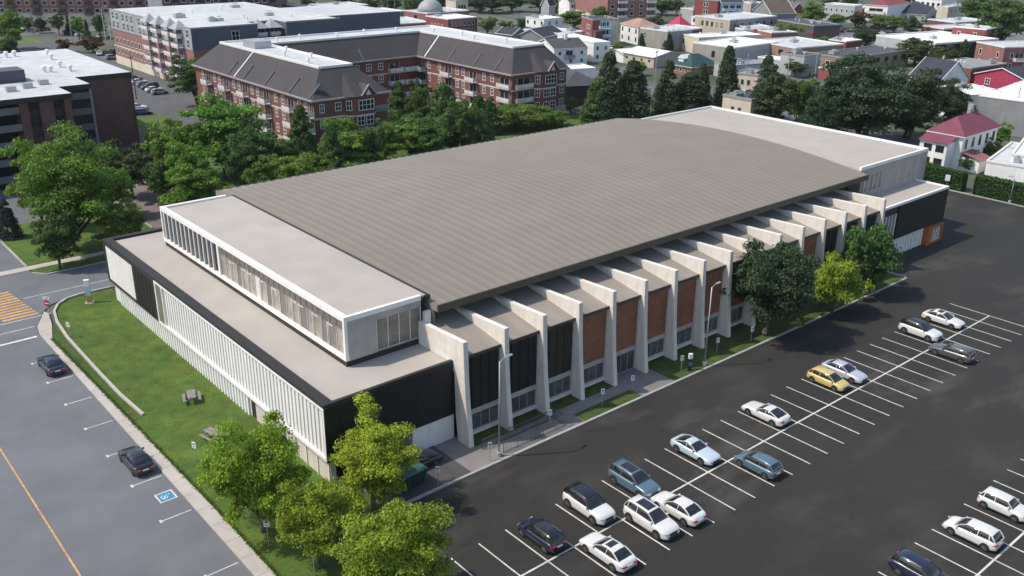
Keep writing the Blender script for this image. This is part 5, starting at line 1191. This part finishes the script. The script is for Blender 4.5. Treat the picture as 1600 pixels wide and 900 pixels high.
# bay towers with pointed roofs on both end walls
for cx, yy in ((66.2, w1[2]), (116.4, w3[2])):
    poly = [(cx-3.6, yy), (cx-2.2, yy-1.5), (cx+2.2, yy-1.5), (cx+3.2, yy-.5), (cx+3.2, yy)]
    b = MB(); b.prism(poly, -.3, H0-.2); b.build('bay_tower', bm, t)
    b = MB(); b.prism([(x, y-.1) for x, y in poly], 7.05, 7.3); b.build('string_course', mat('cream_trim', (.6, .54, .45), .6), t)
    b = MB(); ap = (cx-1.6, yy+3.6, H0+4.0); rim = [(cx-4.1, yy-.3, H0), (cx-2.4, yy-2.0, H0), (cx+.2, yy-2.0, H0)]
    b.add([rim[0], rim[1], ap], [(0, 1, 2)]); b.add([rim[1], rim[2], (cx-.6, yy+3.6, H0+4.0), ap], [(0, 1, 2, 3)])
    ag = (cx+1.1, yy-1.9, H0+2.1); bk = (cx+1.1, yy+2.2, H0+2.1)
    b.add([(cx-.5, yy-1.9, H0), ag, bk, (cx-.5, yy+.4, H0)], [(0, 1, 2, 3)]); b.add([ag, (cx+2.7, yy-1.9, H0), (cx+2.7, yy+.4, H0), bk], [(0, 1, 2, 3)])
    b.build('bay_roof', rm, t)
    b = MB(); b.add([(cx-.4, yy-1.6, H0-.2), (cx+2.6, yy-1.6, H0-.2), (cx+1.1, yy-1.6, H0+1.9)], [(0, 1, 2)]); b.build('gablet', bm, t)
    b = MB(); b.bar((cx-.7, yy-1.9, H0), ag, .25, .3); b.bar((cx+2.9, yy-1.9, H0), ag, .25, .3); b.build('gablet_trim', mat('eaves_mauve', (.33, .28, .28), .7), t)
    for z in lev:
        if z > 8: wn(cx+.5, yy-1.55, z-.2, 's', 3.6, 2.1, 3)
        else: wn(cx-.9, yy-1.55, z-.1, 's', 1.7, 2.0, 1); wn(cx+1.2, yy-1.55, z-.1, 's', 1.7, 2.0, 1)
        o_ = bpy.data.objects.new('window', window_mesh(1.2, 2.0, 'w', 1)); COL.objects.link(o_); o_.parent = t; o_.location = (cx-2.95, yy-.72, z-.1); o_.rotation_euler[2] = -math.atan2(1.5, 1.4)
    b = MB(); b.add([(cx+.5, yy-1.64, H0+.1), (cx+1.7, yy-1.64, H0+.1), (cx+1.1, yy-1.64, H0+1.15)], [(0, 1, 2)]); b.build('gablet_window', M['frame'], t)
# dark flat-topped dormer strips on the mansard slopes, vents on the flat roof
for y in (94.9, 103.2, 113.8, 123.6, 131): b = MB(); b.bar((w1[0]-.38, y, H0+.12), (w1[0]+2.2, y, H0+2.75), .85, .16); b.build('roof_valley', roof_mat('dark'), t)
for y in (100.5, 108.4, 118.4): b = MB(); b.bar((w3[0]-.38, y, H0+.12), (w3[0]+2.1, y, H0+2.75), .85, .16); b.build('roof_valley', roof_mat('dark'), t)
for x in (78, 90.5): b = MB(); b.bar((x, yc-.3, H0+.2), (x, yc+2.0, H0+2.5), .45, .3); b.build('roof_valley', roof_mat('slate'), t)
for k, (x, y) in enumerate(((62, 106), (66, 112), (63, 118), (66.5, 124), (72, 139), (79, 141), (88, 139), (97, 141), (106, 140), (112, 132), (115, 124), (112.5, 116), (116, 108), (63, 136))):
    b = MB(); b.tube([(0, 0, 0), (0, 0, .7), (0, 0, .72), (0, 0, 1.1)], [.2, .2, .38, .3], 8); b.build('roof_vent', M['signw'], t, loc=(x, y, H1-.02))
box_part(t, 'rooftop_unit', 62.5, 66.5, 131, 137, H1, H1+1.5, M['steel'])

# --- red brick block with grey double mansard behind it
t = thing('mansard_block', 'long red brick block with two grey mansard storeys and many small balconies', 'apartment block', (66.4, 175.5, 0)); L = 61.0; Wd = 44.0
b = MB(); b.box(0, Wd, 0, L, -.3, 10.2); b.box(Wd, Wd+30, 14, 44, -.3, 10.2); b.build('brick_wall', wall_mat('brickp'), t)
b = MB(); b.box(-.1, 8, 22, L+.1, -.3, 2.3); b.build('beige_base', wall_mat('cream'), t)
b = MB(); b.box(.0, 18.5, -.02, L, 10.2, 15.8); b.box(18.5, 27, 6, L, 10.2, 15.8); b.box(27, Wd, -.02, L, 10.2, 15.8); b.box(Wd, Wd+30, 14, 44, 10.2, 15.0); b.build('slate_wall', mat('slate_cladding', (.085, .105, .135), .8, .1, .5), t)
b = MB(); b.box(-.15, .0, 0, L, 10.3, 15.7); b.build('west_slate', mat('slate_pale', (.29, .31, .34), .8, .1, .5), t)
b = MB(); b.box(.2, 18.3, .3, L-.2, 15.8, 15.95); b.box(18.3, 27.2, 6.2, L-.2, 15.8, 15.95); b.box(27.2, Wd-.2, .3, L-.2, 15.8, 15.95); b.box(Wd, Wd+29.7, 14.3, 43.7, 15.0, 15.15); b.build('flat_roof', roof_mat('light'), t)
b = MB(); b.box(-.2, .25, -.1, L, 15.75, 16.1); b.box(.25, 18.6, -.1, .3, 15.75, 16.1); b.box(27, Wd, -.1, .3, 15.75, 16.1); b.build('roof_curb', M['greyf'], t)
b = MB(); b.box(-.12, 0, 20, L, 5.2, 5.5); b.build('string_course', mat('cream_trim', (.6, .54, .45), .6), t)
for j, z in enumerate((3.2, 6.2, 8.4)):
    for i_ in range(9):
        y = 33+i_*3.1
        if z < 8: put(t, 'window', window_mesh(1.4, 1.8, 'w', 0), 'l', L-y, z, Wd, L)
for z in (10.7, 13.3):
    for y in (2.5, 34, 37, 43, 46.5, 50, 55, 58.5): put(t, 'window', window_mesh(1.9, 2.2, 'w', 1), 'l', L-y, z, Wd, L, .15)
for y in (8, 14, 22, 29):
    for z in (2.4, 5.0, 7.8, 10.5, 13.1): put(t, 'balcony', balcony_mesh(4.4, 1.6, 'w'), 'l', L-y, z, Wd, L, .16)
    b = MB(); b.add([(-2.0, y-2.4, 15.2), (-2.0, y+2.4, 15.2), (1.5, y+2.4, 15.2), (1.5, y-2.4, 15.2), (.2, y, 17.4)], [(1, 0, 4), (2, 1, 4), (3, 2, 4), (0, 3, 4), (0, 1, 2, 3)]); b.build('dormer_roof', mat('slate_pale', (.29, .31, .34)), t)
put(t, 'window', window_mesh(2.2, 2.6, 'w', 1), 'r', 12.0, 12.0, Wd, L)
for x in (20.8, 24.8): put(t, 'balcony', balcony_mesh(3.0, 1.2, 'w'), 'r', x, 12.4, Wd, L, -3.2)
for x in (19.0, 23.0): b = MB(); b.add([(x-.2, 1.2, 14.5), (x+3.7, 1.2, 14.5), (x+3.7, 6, 14.5), (x-.2, 6, 14.5), (x+1.75, 4.6, 16.7)], [(0, 1, 4), (1, 2, 4), (2, 3, 4), (3, 0, 4)]); b.build('dormer_roof', mat('slate_pale', (.29, .31, .34)), t)
vents(t, Wd, L, 15.95, 12, 4, 5)

# --- far apartments along the boulevard
def far_flats(label, c, l, r, h, wall, seed, nx, base=None, stor=3.0, bal_='k', z0=3.2):
    t, W, D = building('apartment_block', label, 'apartment block', c, l, r, h, wall, 'flat', 'light', plinth=base)
    n = int((h-z0)/stor)
    for j in range(n):
        for i in range(nx):
            s = W*(i+.5)/nx
            if i % 3 == 1: put(t, 'balcony', balcony_mesh(W/nx*.95, 1.3, bal_), 'r', s, z0+stor*j, W, D)
            else: put(t, 'window', window_mesh(1.9, 1.7, 'w', 0), 'r', s, z0+.7+stor*j, W, D)
    return t, W, D
far_flats('pink-red far apartments with black balconies and a pale base along the boulevard', (57.0, 376.8), (64.5, 435.1), (95.1, 306.1), 21, 'brickp', 1, 21, ('cream', 3.6))
far_flats('purple-red far apartments with black balconies above the grey mansard roof', (99.4, 279.9), (111.5, 325.5), (126.3, 248.0), 21, 'purple', 2, 14)
far_flats('blue-white far apartment building at the top behind the mansard block', (131.5, 285.6), (143.8, 317.6), (140.3, 279.5), 17, 'blue', 3, 5, None, 3.0, 'b')
building('silo_building', 'plain pale round-cornered block between the two far apartments', 'building', (97.6, 290.2), (102.1, 306.0), (100.7, 285.7), 20, 'white')
far_flats('pinkish far apartments at the top behind bare trees', (265.7, 219.6), (291.5, 252.2), (288.3, 215.9), 14, 'brickp', 5, 5, ('cream', 3), 3.0, 'w')

# --- houses and shops to the right, each with its own corner points and height
def house(label, c, l, r, h, wl=(), **k):
    t, W, D = building(k.pop('name', 'house'), label, k.pop('cat', 'house'), c, l, r, h, **k)
    for a in wl: windows(t, W, D, *a[:7], **(a[7] if len(a) > 7 else {}))
    return t, W, D
W2 = dict(frame='w'); K0 = dict(frame='k')
t, W, D = house('white clapboard house with a dark gable roof right behind the condominium', (171.3, 150.5), (177.3, 162.8), (183.2, 149.3), 5.2, [('r', 3, 2, .8, 1.0, .9, 2.4, dict(frame='k', m0=2.0))], wall='white', roof='gable', rc='dark', rise=2.4, axis='x')
put(t, 'balcony', balcony_mesh(3.0, 1.4, 'g'), 'r', W*.45, 2.4, W, D); box_part(t, 'chimney', W*.55, W*.55+.9, D*.4, D*.4+.9, 6, 9.0, M['signw'])
house('long white flat-roofed house right of the dark-gabled clapboard house', (187.8, 149.7), (196.4, 171.9), (194.0, 149.1), 5.8, [('r', 2, 2, .9, 1.3, .9, 2.7, dict(frame='g', m0=1.5))], wall='white', rc='white')
t, W, D = house('red brick three-storey house with blue-white rear galleries', (214.0, 176.7), (214.7, 189.0), (221.7, 169.0), 9.0, [('l', 3, 2, 1.0, 1.7, 2.6, 3.0, dict(frame='w', m0=6, m1=2.5))], wall='brickr', rc='dark', name='apartment_house', cat='house')
box_part(t, 'rear_gallery_wall', W*.28, W+.05, -.12, -.02, 0, 8.9, wall_mat('cream')); box_part(t, 'rear_annex', .2, W*.28, -3, -.02, 0, 5.6, wall_mat('brickd'))
for j in range(3): put(t, 'balcony', balcony_mesh(4.4, 1.6, 'b'), 'r', W*.45, .4+2.9*j, W, D, .14)
for x in (W*.28+.2, W*.45, W*.62): box_part(t, 'gallery_post', x-.08, x+.08, -1.75, -1.6, 0, 8.6, mat('balcony_blue', (.45, .55, .68)))
house('white house under a terracotta hip roof', (231.1, 170.1), (236.1, 181.7), (240.2, 168.8), 6.3, [('l', 3, 2, .9, 1.5, .9, 2.9, dict(frame='k', m0=1.5)), ('r', 2, 2, .9, 1.5, .9, 2.9, dict(frame='k', m0=2))], wall='white', roof='hip', rc='pink', rise=2.2)
t, W, D = house('big white house with a brown-red ground floor and a dark steep roof', (220.1, 209.2), (217.6, 219.2), (230.3, 207.8), 6.0, [('r', 2, 1, 1.2, 1.6, 3.8, 1, dict(frame='w', m0=3, mull=1)), ('l', 3, 1, 1.2, 1.6, 3.8, 1, dict(frame='w'))], wall='white', rc='white', name='villa', plinth=('brickd', 2.6))
house('grey house with a dark steep gable behind the big white house', (251.2, 240.4), (246.1, 243.7), (256.8, 236.7), 7.0, [('r', 3, 1, 1.0, 1.4, 4.5, 1, dict(frame='w', m0=2))], wall='lgrey', roof='gable', rc='navy', rise=4.5, axis='x')
house('grey bungalow with dark gable roof and white trim left of the white houses', (196.1, 183.3), (196.5, 194.1), (209.3, 194.4), 3.6, [('l', 3, 1, 1.0, 1.3, 1.0, 1, dict(frame='w'))], wall='grey', roof='gable', rc='navy', rise=2.6, axis='x')
house('low white house with a flat pale roof behind the grey bungalow', (205.7, 183.6), (214.5, 203.7), (217.7, 191.6), 4.0, [('r', 2, 1, .9, 1.2, 1.4, 1, dict(frame='g', m0=2))], wall='white', rc='light')
house('small house with dark roof and white dormer at the end of the condominium', (189.7, 192.5), (188.8, 200.0), (197.5, 193.9), 4, (), wall='grey', roof='gable', rc='navy', rise=2.0, axis='y')
t, W, D = house('dark brown cottage with a slate hip roof beside the condominium', (130.7, 102.3), (141.2, 116.5), (140.0, 101.3), 5.0, [('r', 2, 1, 1.3, 1.3, 2.2, 1, dict(frame='k', m0=3))], wall='brown', roof='hip', rc='dark', rise=2.6, over=.7, name='cottage')
house('white flat garage roof behind the brown cottage', (156.3, 127.8), (160.2, 135.1), (165.0, 127.2), 3.0, (), wall='white', rc='white', name='garage', cat='garage')
t, W, D = house('taupe flat-roofed building with a grey end wall and dark red corner', (225.3, 151.3), (226.6, 164.1), (243.6, 152.4), 6.7, [('l', 3, 1, 1.3, 1.6, 3.9, 1, dict(frame='w', m0=3, m1=11, mull=1))], wall='grey', wall_l='taupe', rc='light', nv=6, name='commercial_building', cat='building')
box_part(t, 'red_corner', W*.72, W+.05, -.1, -.02, 0, 6.5, wall_mat('brickd'))
house('little pavilion with a bright pink-red hip roof', (254.5, 170.4), (253.3, 176.4), (260.6, 168.9), 5, (), wall='lgrey', roof='hip', rc='red', rise=3.4, over=.5, name='pavilion', cat='pavilion')
t, W, D = house('beige two-storey building with a row of dark windows and a long grey end', (276.4, 163.7), (279.1, 181.7), (304.7, 164.5), 6.4, [('l', 5, 1, 1.2, 1.8, 3.3, 1, dict(frame='k', m0=4)), ('r', 6, 1, 1.0, 1.5, 3.6, 1, dict(frame='k', m0=3))], wall='grey', wall_l='beige', rc='light', nv=5, name='commercial_building', cat='building')
house('small white building with two tall windows left of the beige building', (280.7, 181.2), (281.5, 186.5), (288.2, 182.0), 5.6, [('l', 3, 2, .9, 1.5, .9, 2.7, dict(frame='k', m0=1.5))], wall='white', rc='light')
t, W, D = house('long white one-storey building with vents on its roof', (230.3, 141.4), (235.8, 150.5), (257.2, 140.0), 5.2, [('l', 2, 1, .9, 1.4, 2.5, 1, dict(frame='k'))], wall='cream', rc='white', nv=12, name='workshop', cat='building')
t, W, D = house('wide light grey workshop with a white roof and grey side wall', (215.6, 115.3), (215.9, 131.7), (239.6, 116.9), 5.8, [('l', 2, 1, 1.3, 2.0, 2.2, 1, dict(frame='k', m0=13, m1=8))], wall='lgrey', wall_l='taupe', rc='white', nv=5, name='workshop', cat='building')
t, W, D = house('brick cottage under a dark green hip roof with a white dormer', (191.7, 112.4), (192.7, 120.9), (203.5, 113.1), 2.6, [('l', 3, 1, .9, 1.3, .8, 1, dict(frame='w', m0=2)), ('r', 3, 1, .9, 1.3, .8, 1, dict(frame='w', m0=2))], wall='brickp', roof='hip', rc='green', rise=3.0, over=.5, name='cottage')
b = MB(); y0 = D*.62; b.box(1.0, 4.0, y0-1, y0+1, 3.2, 4.6); b.build('dormer', M['signw'], t); b = MB(); b.add([(.8, y0-1.3, 4.5), (.8, y0+1.3, 4.5), (.8, y0, 5.6), (4.4, y0-1.3, 4.5), (4.4, y0+1.3, 4.5), (4.4, y0, 5.6)], [(0, 2, 1), (0, 3, 5, 2), (1, 2, 5, 4)]); b.build('dormer_roof', M['signw'], t)
house('low shed with a whitish pink roof left of the green-roofed cottage', (194.1, 129.4), (199.1, 143.3), (208.5, 132.9), 3.2, [('l', 4, 1, .9, .7, 1.6, 1, dict(frame='k', m0=2))], wall='beige', rc='white', roof='gable', rise=1.4, axis='y', name='shed', cat='shed')
house('small shed with a pinkish gable roof right of a white car', (194.7, 142.8), (199.4, 150.3), (205.6, 145.8), 2.6, (), wall='white', rc='white', roof='gable', rise=1.2, axis='x', name='shed', cat='shed')
t, W, D = house('low shop with an orange panel on its white fascia', (270.7, 152.8), (275.1, 157.2), (293.4, 155.0), 4.2, [('r', 4, 1, 2.0, 2.0, .5, 1, dict(frame='g', m0=3))], wall='lgrey', rc='light', name='shop', cat='shop')
box_part(t, 'orange_panel', W*.22, W*.45, -.2, -.02, 3.0, 4.4, mat('orange_panel', (.5, .12, .04), .6)); box_part(t, 'canopy', -.3, W, -1.8, -.2, 2.6, 2.9, M['signw'])
house('tall red brick house with white windows at the top edge', (305.7, 193.0), (305.3, 204.2), (308.4, 194.9) if False else (309.2, 194.4), 10, [('l', 2, 3, 1.3, 2.0, 1.5, 2.9, dict(frame='w', m0=6))], wall='brickr', rc='grey', name='apartment_house')
t, W, D = house('blue-white gallery house with three levels of balconies at the top edge', (307.0, 191.9), (315.4, 200.9), (316.7, 189.1), 9.5, (), wall='blue', roof='gable', rc='navy', rise=2.5, axis='x', name='apartment_house')
for j in range(3):
    for s in (.2, .5, .8): put(t, 'balcony', balcony_mesh(W*.28, 1.6, 'b'), 'r', W*s, .4+2.9*j, W, D)
house('small grey building with a dark front left of the tall red house', (303.6, 204.4), (306.9, 212.5), (314.1, 204.3), 5.5, [('r', 1, 1, 3, 2.4, 1.6, 1, dict(frame='k'))], wall='lgrey', rc='light', name='shop', cat='shop')
house('purple-grey house with a broad brown gable roof at the top', (327.1, 180.1), (338.2, 192.7), (339.2, 178.5), 4.6, [('r', 2, 1, 1.2, 1.5, 1.2, 1, dict(frame='w', m0=2))], wall='grey', roof='gable', rc='brown', rise=5, axis='x')
house('small red gable house with a white ground floor', (340.5, 179.4), (349.2, 187.4), (347.4, 178.2), 5, [('r', 3, 1, 1.0, 1.4, .9, 1, dict(frame='g', m0=1.5))], wall='brickr', roof='gable', rc='slate', rise=3.6, axis='y', plinth=('white', 3.4))
t, W, D = house('dark box-shaped shop with a red stripe', (296.6, 139.4), (309.4, 157.7), (310.5, 140.3), 5.2, [('r', 5, 1, 1.2, 1.6, .3, 1, dict(frame='g', m0=2))], wall='dgrey', rc='dark', nv=8, name='shop', cat='shop')
box_part(t, 'red_stripe', -.1, W+.1, -.12, -.02, 2.2, 3.4, wall_mat('brickr')); box_part(t, 'red_stripe', -.12, -.02, -.1, 4, 2.2, 3.4, wall_mat('brickr'))
house('low light-roofed shop in front of the dark red-striped one', (272.6, 141.5), (295.8, 160.9), (284.8, 142.6), 4, (), wall='brickp', rc='light', nv=4, name='shop', cat='shop')
t, W, D = house('tan brick building with a broad grey roof behind the grey box', (233.0, 104.6), (243.7, 123.9), (255.3, 107.7), 5.6, [('l', 2, 1, 1.0, 1.4, 3.2, 1, dict(frame='k', m0=14, m1=6))], wall='tan', rc='light', nv=6, name='commercial_building', cat='building')
house('grey box-shaped building with flat dark roof before the tan building', (217.9, 91.6), (220.2, 99.9), (226.4, 93.7), 5.8, (), wall='lgrey', rc='dark', nv=3, name='commercial_building', cat='building')
house('low grey annex with a pale roof left of the grey box', (220.9, 100.3), (225.6, 110.1), (226.5, 102.7), 3.2, (), wall='lgrey', rc='white', name='annex', cat='building')
t, W, D = house('brick building with a broad dark flat roof and white-framed windows', (231.0, 85.9), (232.8, 97.9), (265.5, 86.9), 4.8, [('l', 3, 1, 1.6, 1.4, 2.2, 1, dict(frame='w', m0=3)), ('r', 7, 1, 2.0, 1.4, 2.4, 1, dict(frame='k', m0=3))], wall='tan', rc='dark', nv=0, name='commercial_building', cat='building')
house('small red building with a white flat roof behind the dark flat roof', (275.4, 112.5), (277.6, 119.5), (285.0, 114.3), 3.6, (), wall='brickr', rc='white', name='shop', cat='shop')
house('low pink-roofed red annex below the dark flat roof', (217.8, 82.8), (220.6, 86.7), (225.6, 83.0), 3, (), wall='brickr', rc='light', name='annex', cat='building')
house('beige and grey two-storey building at the top behind the green tree', (366.9, 164.3), (367.2, 178.7), (374.7, 166.4), 7, [('l', 6, 2, 1.0, 1.5, 1.0, 3.0, dict(frame='w'))], wall='lgrey', rc='light', name='commercial_building', cat='building')
house('red brick shop with a pale roof left of the white gallery house', (382.4, 169.0), (379.3, 174.7), (393.1, 173.0), 5, [('l', 3, 1, 1.2, 1.4, 1.6, 1, dict(frame='g'))], wall='brickr', rc='light', name='shop', cat='shop')
t, W, D = house('white house with glazed galleries and a red roof at the top', (372.2, 151.5), (372.7, 161.9), (397.3, 161.0), 8, (), wall='white', roof='hip', rc='redd', rise=2.0, name='apartment_house')
for j in range(2): put(t, 'gallery', balcony_mesh(D*.82, 1.2, 'w'), 'l', D*.5, 1.0+3.4*j, W, D)
house('grey building under a long dark blue roof at the top right', (393.5, 144.3), (386.3, 159.2), (432.3, 157.5), 3.6, [('l', 5, 1, 1.2, 1.2, 1.4, 1, dict(frame='w'))], wall='lgrey', roof='hip', rc='navy', rise=3.2, name='hall', cat='building')
house('white two-storey building with dark square windows at the top right', (431.4, 156.5), (436.3, 170.0), (445.2, 160.0), 7, [('l', 5, 2, 1.4, 1.8, .8, 3.1, dict(frame='k'))], wall='white', rc='white', name='commercial_building', cat='building')
house('long cream building with a grey flat roof at the top right', (403.6, 139.5), (401.6, 144.4), (424.1, 133.3), 6.5, [('r', 4, 2, 1.0, 1.4, .9, 3.1, dict(frame='c', m0=4))], wall='cream', rc='light', nv=3, name='commercial_building', cat='building')
house('low building with a pale sloped roof below the cream building', (370.4, 119.8), (378.4, 132.2), (393.4, 122.0), 3.6, (), wall='brickd', rc='light', name='shop', cat='shop')
house('low red brick wing with a grey roof by the fire-escape house', (341.8, 110.3), (351.7, 119.2), (380.9, 116.2), 3.8, (), wall='brickd', rc='light', name='shop', cat='shop')
t, W, D = house('wide white-roofed hall with a black glass front', (273.3, 79.7), (284.8, 101.9), (305.5, 81.0), 6.4, (), wall='black', wall_l='lgrey', rc='white', nv=7, par=.5, name='hall', cat='building')
b = MB()
for k in range(9): b.box(W*.4+k*W*.06, W*.4+k*W*.06+.15, -.15, -.02, .2, 6.2)
b.build('mullions', M['signk'], t); box_part(t, 'grey_pier', W-1.0, W+.05, -.3, -.02, 0, 6.3, M['greyf'])
t, W, D = house('red brick three-storey house with a fire escape', (307.4, 79.2), (307.4, 90.7), (318.3, 80.8), 8.8, [('l', 2, 2, 1.1, 1.9, 2.8, 3.0, dict(frame='w', m0=8, m1=9)), ('r', 2, 3, .9, 1.7, .8, 2.8, dict(frame='w', m0=1.2))], wall='brickr', rc='light', name='apartment_house')
for j in range(3): put(t, 'fire_escape', balcony_mesh(2.6, 1.2, 'k'), 'r', W*.6, 1+2.8*j, W, D)
t, W, D = house('red brick house with a white cornice at the right edge', (276.4, 59.1), (286.4, 68.6), (299.9, 55.2), 7.4, [('l', 2, 2, 1.2, 1.8, .9, 3.2, dict(frame='w', m0=2.5)), ('r', 4, 2, 1.2, 1.8, .9, 3.2, dict(frame='w', m0=3))], wall='brickp', rc='light', name='apartment_house')
put(t, 'balcony', balcony_mesh(4, 1.4, 'w'), 'r', W*.25, 3.4, W, D)
t, W, D = house('broad red brick building with a dark grey roof and white vents', (241.4, 52.6), (244.2, 65.3), (259.6, 52.6), 5.0, [('l', 1, 1, 3.0, 2.2, 1.8, 1, dict(frame='w', mull=2, m0=8, m1=3))], wall='brickr', rc='grey', nv=7, name='commercial_building', cat='building')
house('white house with a steep dark blue gable roof at the right of the giant tree', (221.2, 51.5), (226.9, 60.3), (234.4, 54.8), 3.6, (), wall='white', roof='gable', rc='navy', rise=5, axis='y')
t, W, D = house('magenta gabled house with a dark navy roof', (238.5, 35.8), (245.6, 50.4), (263.7, 38.5), 4.0, [('l', 2, 1, 1.6, 1.7, 1.6, 1, dict(frame='w', mull=1, m0=4, m1=3))], wall='magenta', roof='gable', rc='navy', rise=2.6, axis='x')
t, W, D = house('large hall with a bright white flat roof and grey slate side', (187.7, 9.7), (187.5, 25.6), (223.9, 16.4), 7.5, (), wall='grey', rc='white', nv=4, par=.15, name='hall', cat='building')
house('white low annex joined to the large white-roofed hall', (193.9, 33.5), (204.3, 43.1), (210.9, 33.6), 5.5, (), wall='white', rc='white', par=.12, name='annex', cat='building')
t, W, D = house('long white house with a magenta hip roof by the car park hedge', (146.6, 9.9), (149.9, 16.6), (161.4, 10.0), 6.6, [('r', 5, 2, .95, 1.9, 1.0, 2.9, dict(frame='k', m0=1.6)), ('l', 2, 2, 1.7, 1.5, 1.2, 2.9, dict(frame='k', m0=3, mull=1))], wall='white', roof='hip', rc='magenta', rise=2.9, over=.5, sq=0)
box_part(t, 'chimney', W*.62, W*.62+.9, D*.5, D*.5+.9, 7, 11, M['greyf'])
b = MB(); b.box(.4, W*.30, -3.6, -.05, 0, 2.6); b.build('lean_to', wall_mat('white'), t); b = MB(); b.add([(.0, -4.2, 2.5), (W*.34, -4.2, 2.5), (W*.34, -.02, 3.5), (.0, -.02, 3.5)], [(0, 1, 2, 3)]); b.build('lean_to_roof', mat('roof_terracotta', (.22, .10, .095), .85, .12, .4), t)
b = MB(); b.box(-3.2, -.03, D*.2, D, 0, 5.4); b.build('side_wing', wall_mat('white'), t); b = MB(); b.add([(-3.6, D*.15, 5.3), (.2, D*.15, 6.5), (.2, D+.3, 6.5), (-3.6, D+.3, 5.3)], [(0, 1, 2, 3)]); b.build('side_wing_roof', roof_mat('magenta'), t)
for z in (1.0, 3.5):
    for y in (D*.4, D*.75): put(t, 'window', window_mesh(1.6, 1.3, 'k', 1), 'l', D-y, z, W, D, 3.2)
t, W, D = house('white flat-roofed shed behind the hedge at the right edge', (146.5, -6.2), (145.1, 4.1), (165.6, -1.1), 3.2, (), wall='white', rc='light', name='shed', cat='shed')
house('white flat-roofed house at the right edge above the shed', (149.7, -4.7), (147.5, 1.1), (166.2, -1.7), 4.5, (), wall='white', rc='white')
t, W, D = house('small cream house with a dark flat roof behind the white arena roof', (149.3, 60.2), (149.4, 68.1), (160.3, 61.0), 5.3, [('l', 2, 1, .9, .8, 2.6, 1, dict(frame='g', m0=3))], wall='cream', rc='dark', par=.5)
house('yellowish two-storey house behind the tallest cedar', (174.1, 76.6), (172.6, 82.7), (182.9, 78.9), 6.4, [('l', 2, 2, .9, 1.4, 1.0, 2.8, dict(frame='g', m0=4))], wall='cream', rc='grey', nv=2)
house('grey garage with dark roof behind the cedars', (196.8, 102.1), (199.5, 109.3), (211.5, 100.6), 3.6, (), wall='lgrey', rc='grey', name='garage', cat='garage')
house('pale pink house at the top edge right of the blue-white galleries', (337.0, 198.4), (341.5, 206.7), (346.5, 199.7), 7, [('r', 3, 2, 1.0, 1.5, 1.0, 3.0, dict(frame='w', m0=1.6))], wall='beige', rc='light')
house('white house at the top edge between the dark trees', (279.1, 256.9), (282.8, 266.0), (285.4, 256.6), 6, [('r', 3, 2, 1.0, 1.4, .8, 2.8, dict(frame='k', m0=1.6))], wall='white', roof='gable', rc='dark', rise=2.4)
house('cream house at the top edge above the red brick shop', (232.0, 281.4), (234.9, 291.0), (238.3, 281.1), 7, [('r', 3, 2, 1.0, 1.4, .8, 3.0, dict(frame='k', m0=1.8))], wall='cream', rc='grey')
# top centre: brick shops
t, W, D = house('red brick shop with white-trimmed windows at the top centre', (187.2, 227.0), (185.9, 241.6), (201.2, 225.7), 6.4, [('l', 4, 1, 1.0, 1.8, 2.6, 1, dict(frame='w', m0=4)), ('r', 6, 2, 1.2, 1.9, .8, 3.0, dict(frame='w', m0=2))], wall='brickr', rc='white', name='shop', cat='shop')
t, W, D = house('low red brick shop with a grey dome and white rooftop units', (203.3, 263.0), (202.6, 279.4), (226.0, 263.9), 4.6, [('l', 1, 1, 1.8, 1.6, 2.0, 1, dict(frame='k'))], wall='brickp', rc='light', nv=9, name='shop', cat='shop')
b = MB(); rings = []
for k in range(7): a = k/6*PI/2; rings.append([(W*.35+5.5*math.cos(a)*math.cos(q*PI/10), D*.5+5.5*math.cos(a)*math.sin(q*PI/10), 4.7+5*math.sin(a)) for q in range(20)])
b.loft(rings); b.build('dome', mat('dome_grey', (.30, .31, .32), .6), t, smooth=True)
house('dark red brick block with white windows behind the mansard block', (165.3, 277.5), (171.3, 293.2), (183.7, 285.1), 8.0, [('r', 3, 2, 1.3, 2.0, 1.2, 3.2, dict(frame='w', m0=3)), ('l', 1, 2, 1.2, 2.0, 1.2, 3.2, dict(frame='w'))], wall='brickd', rc='light', name='apartment_house')
house('grey shop with a long white canopy in front of the dark red block', (183.1, 283.1), (184.7, 301.2), (206.5, 286.7), 3.8, [('r', 3, 1, 1.8, 1.2, 1.2, 1, dict(frame='k', m0=4)), ('l', 4, 1, 1.6, 1.6, .9, 1, dict(frame='w'))], wall='taupe', rc='white', nv=3, name='shop', cat='shop')
house('flat grey-roofed shop nearest the condominium roof', (168.6, 247.2), (176.5, 269.0), (191.4, 247.7), 3.6, (), wall='brickp', rc='light', nv=4, name='shop', cat='shop')
house('cream tower-like house among the dark top trees', (151.0, 274.2), (158.0, 295.3), (156.6, 276.7), 9.0, (), wall='cream', rc='light', name='house')
house('low grey garage before the dark top trees', (156.4, 301.4), (163.4, 321.9), (165.3, 301.5), 3.0, (), wall='lgrey', rc='dark', name='garage', cat='garage')
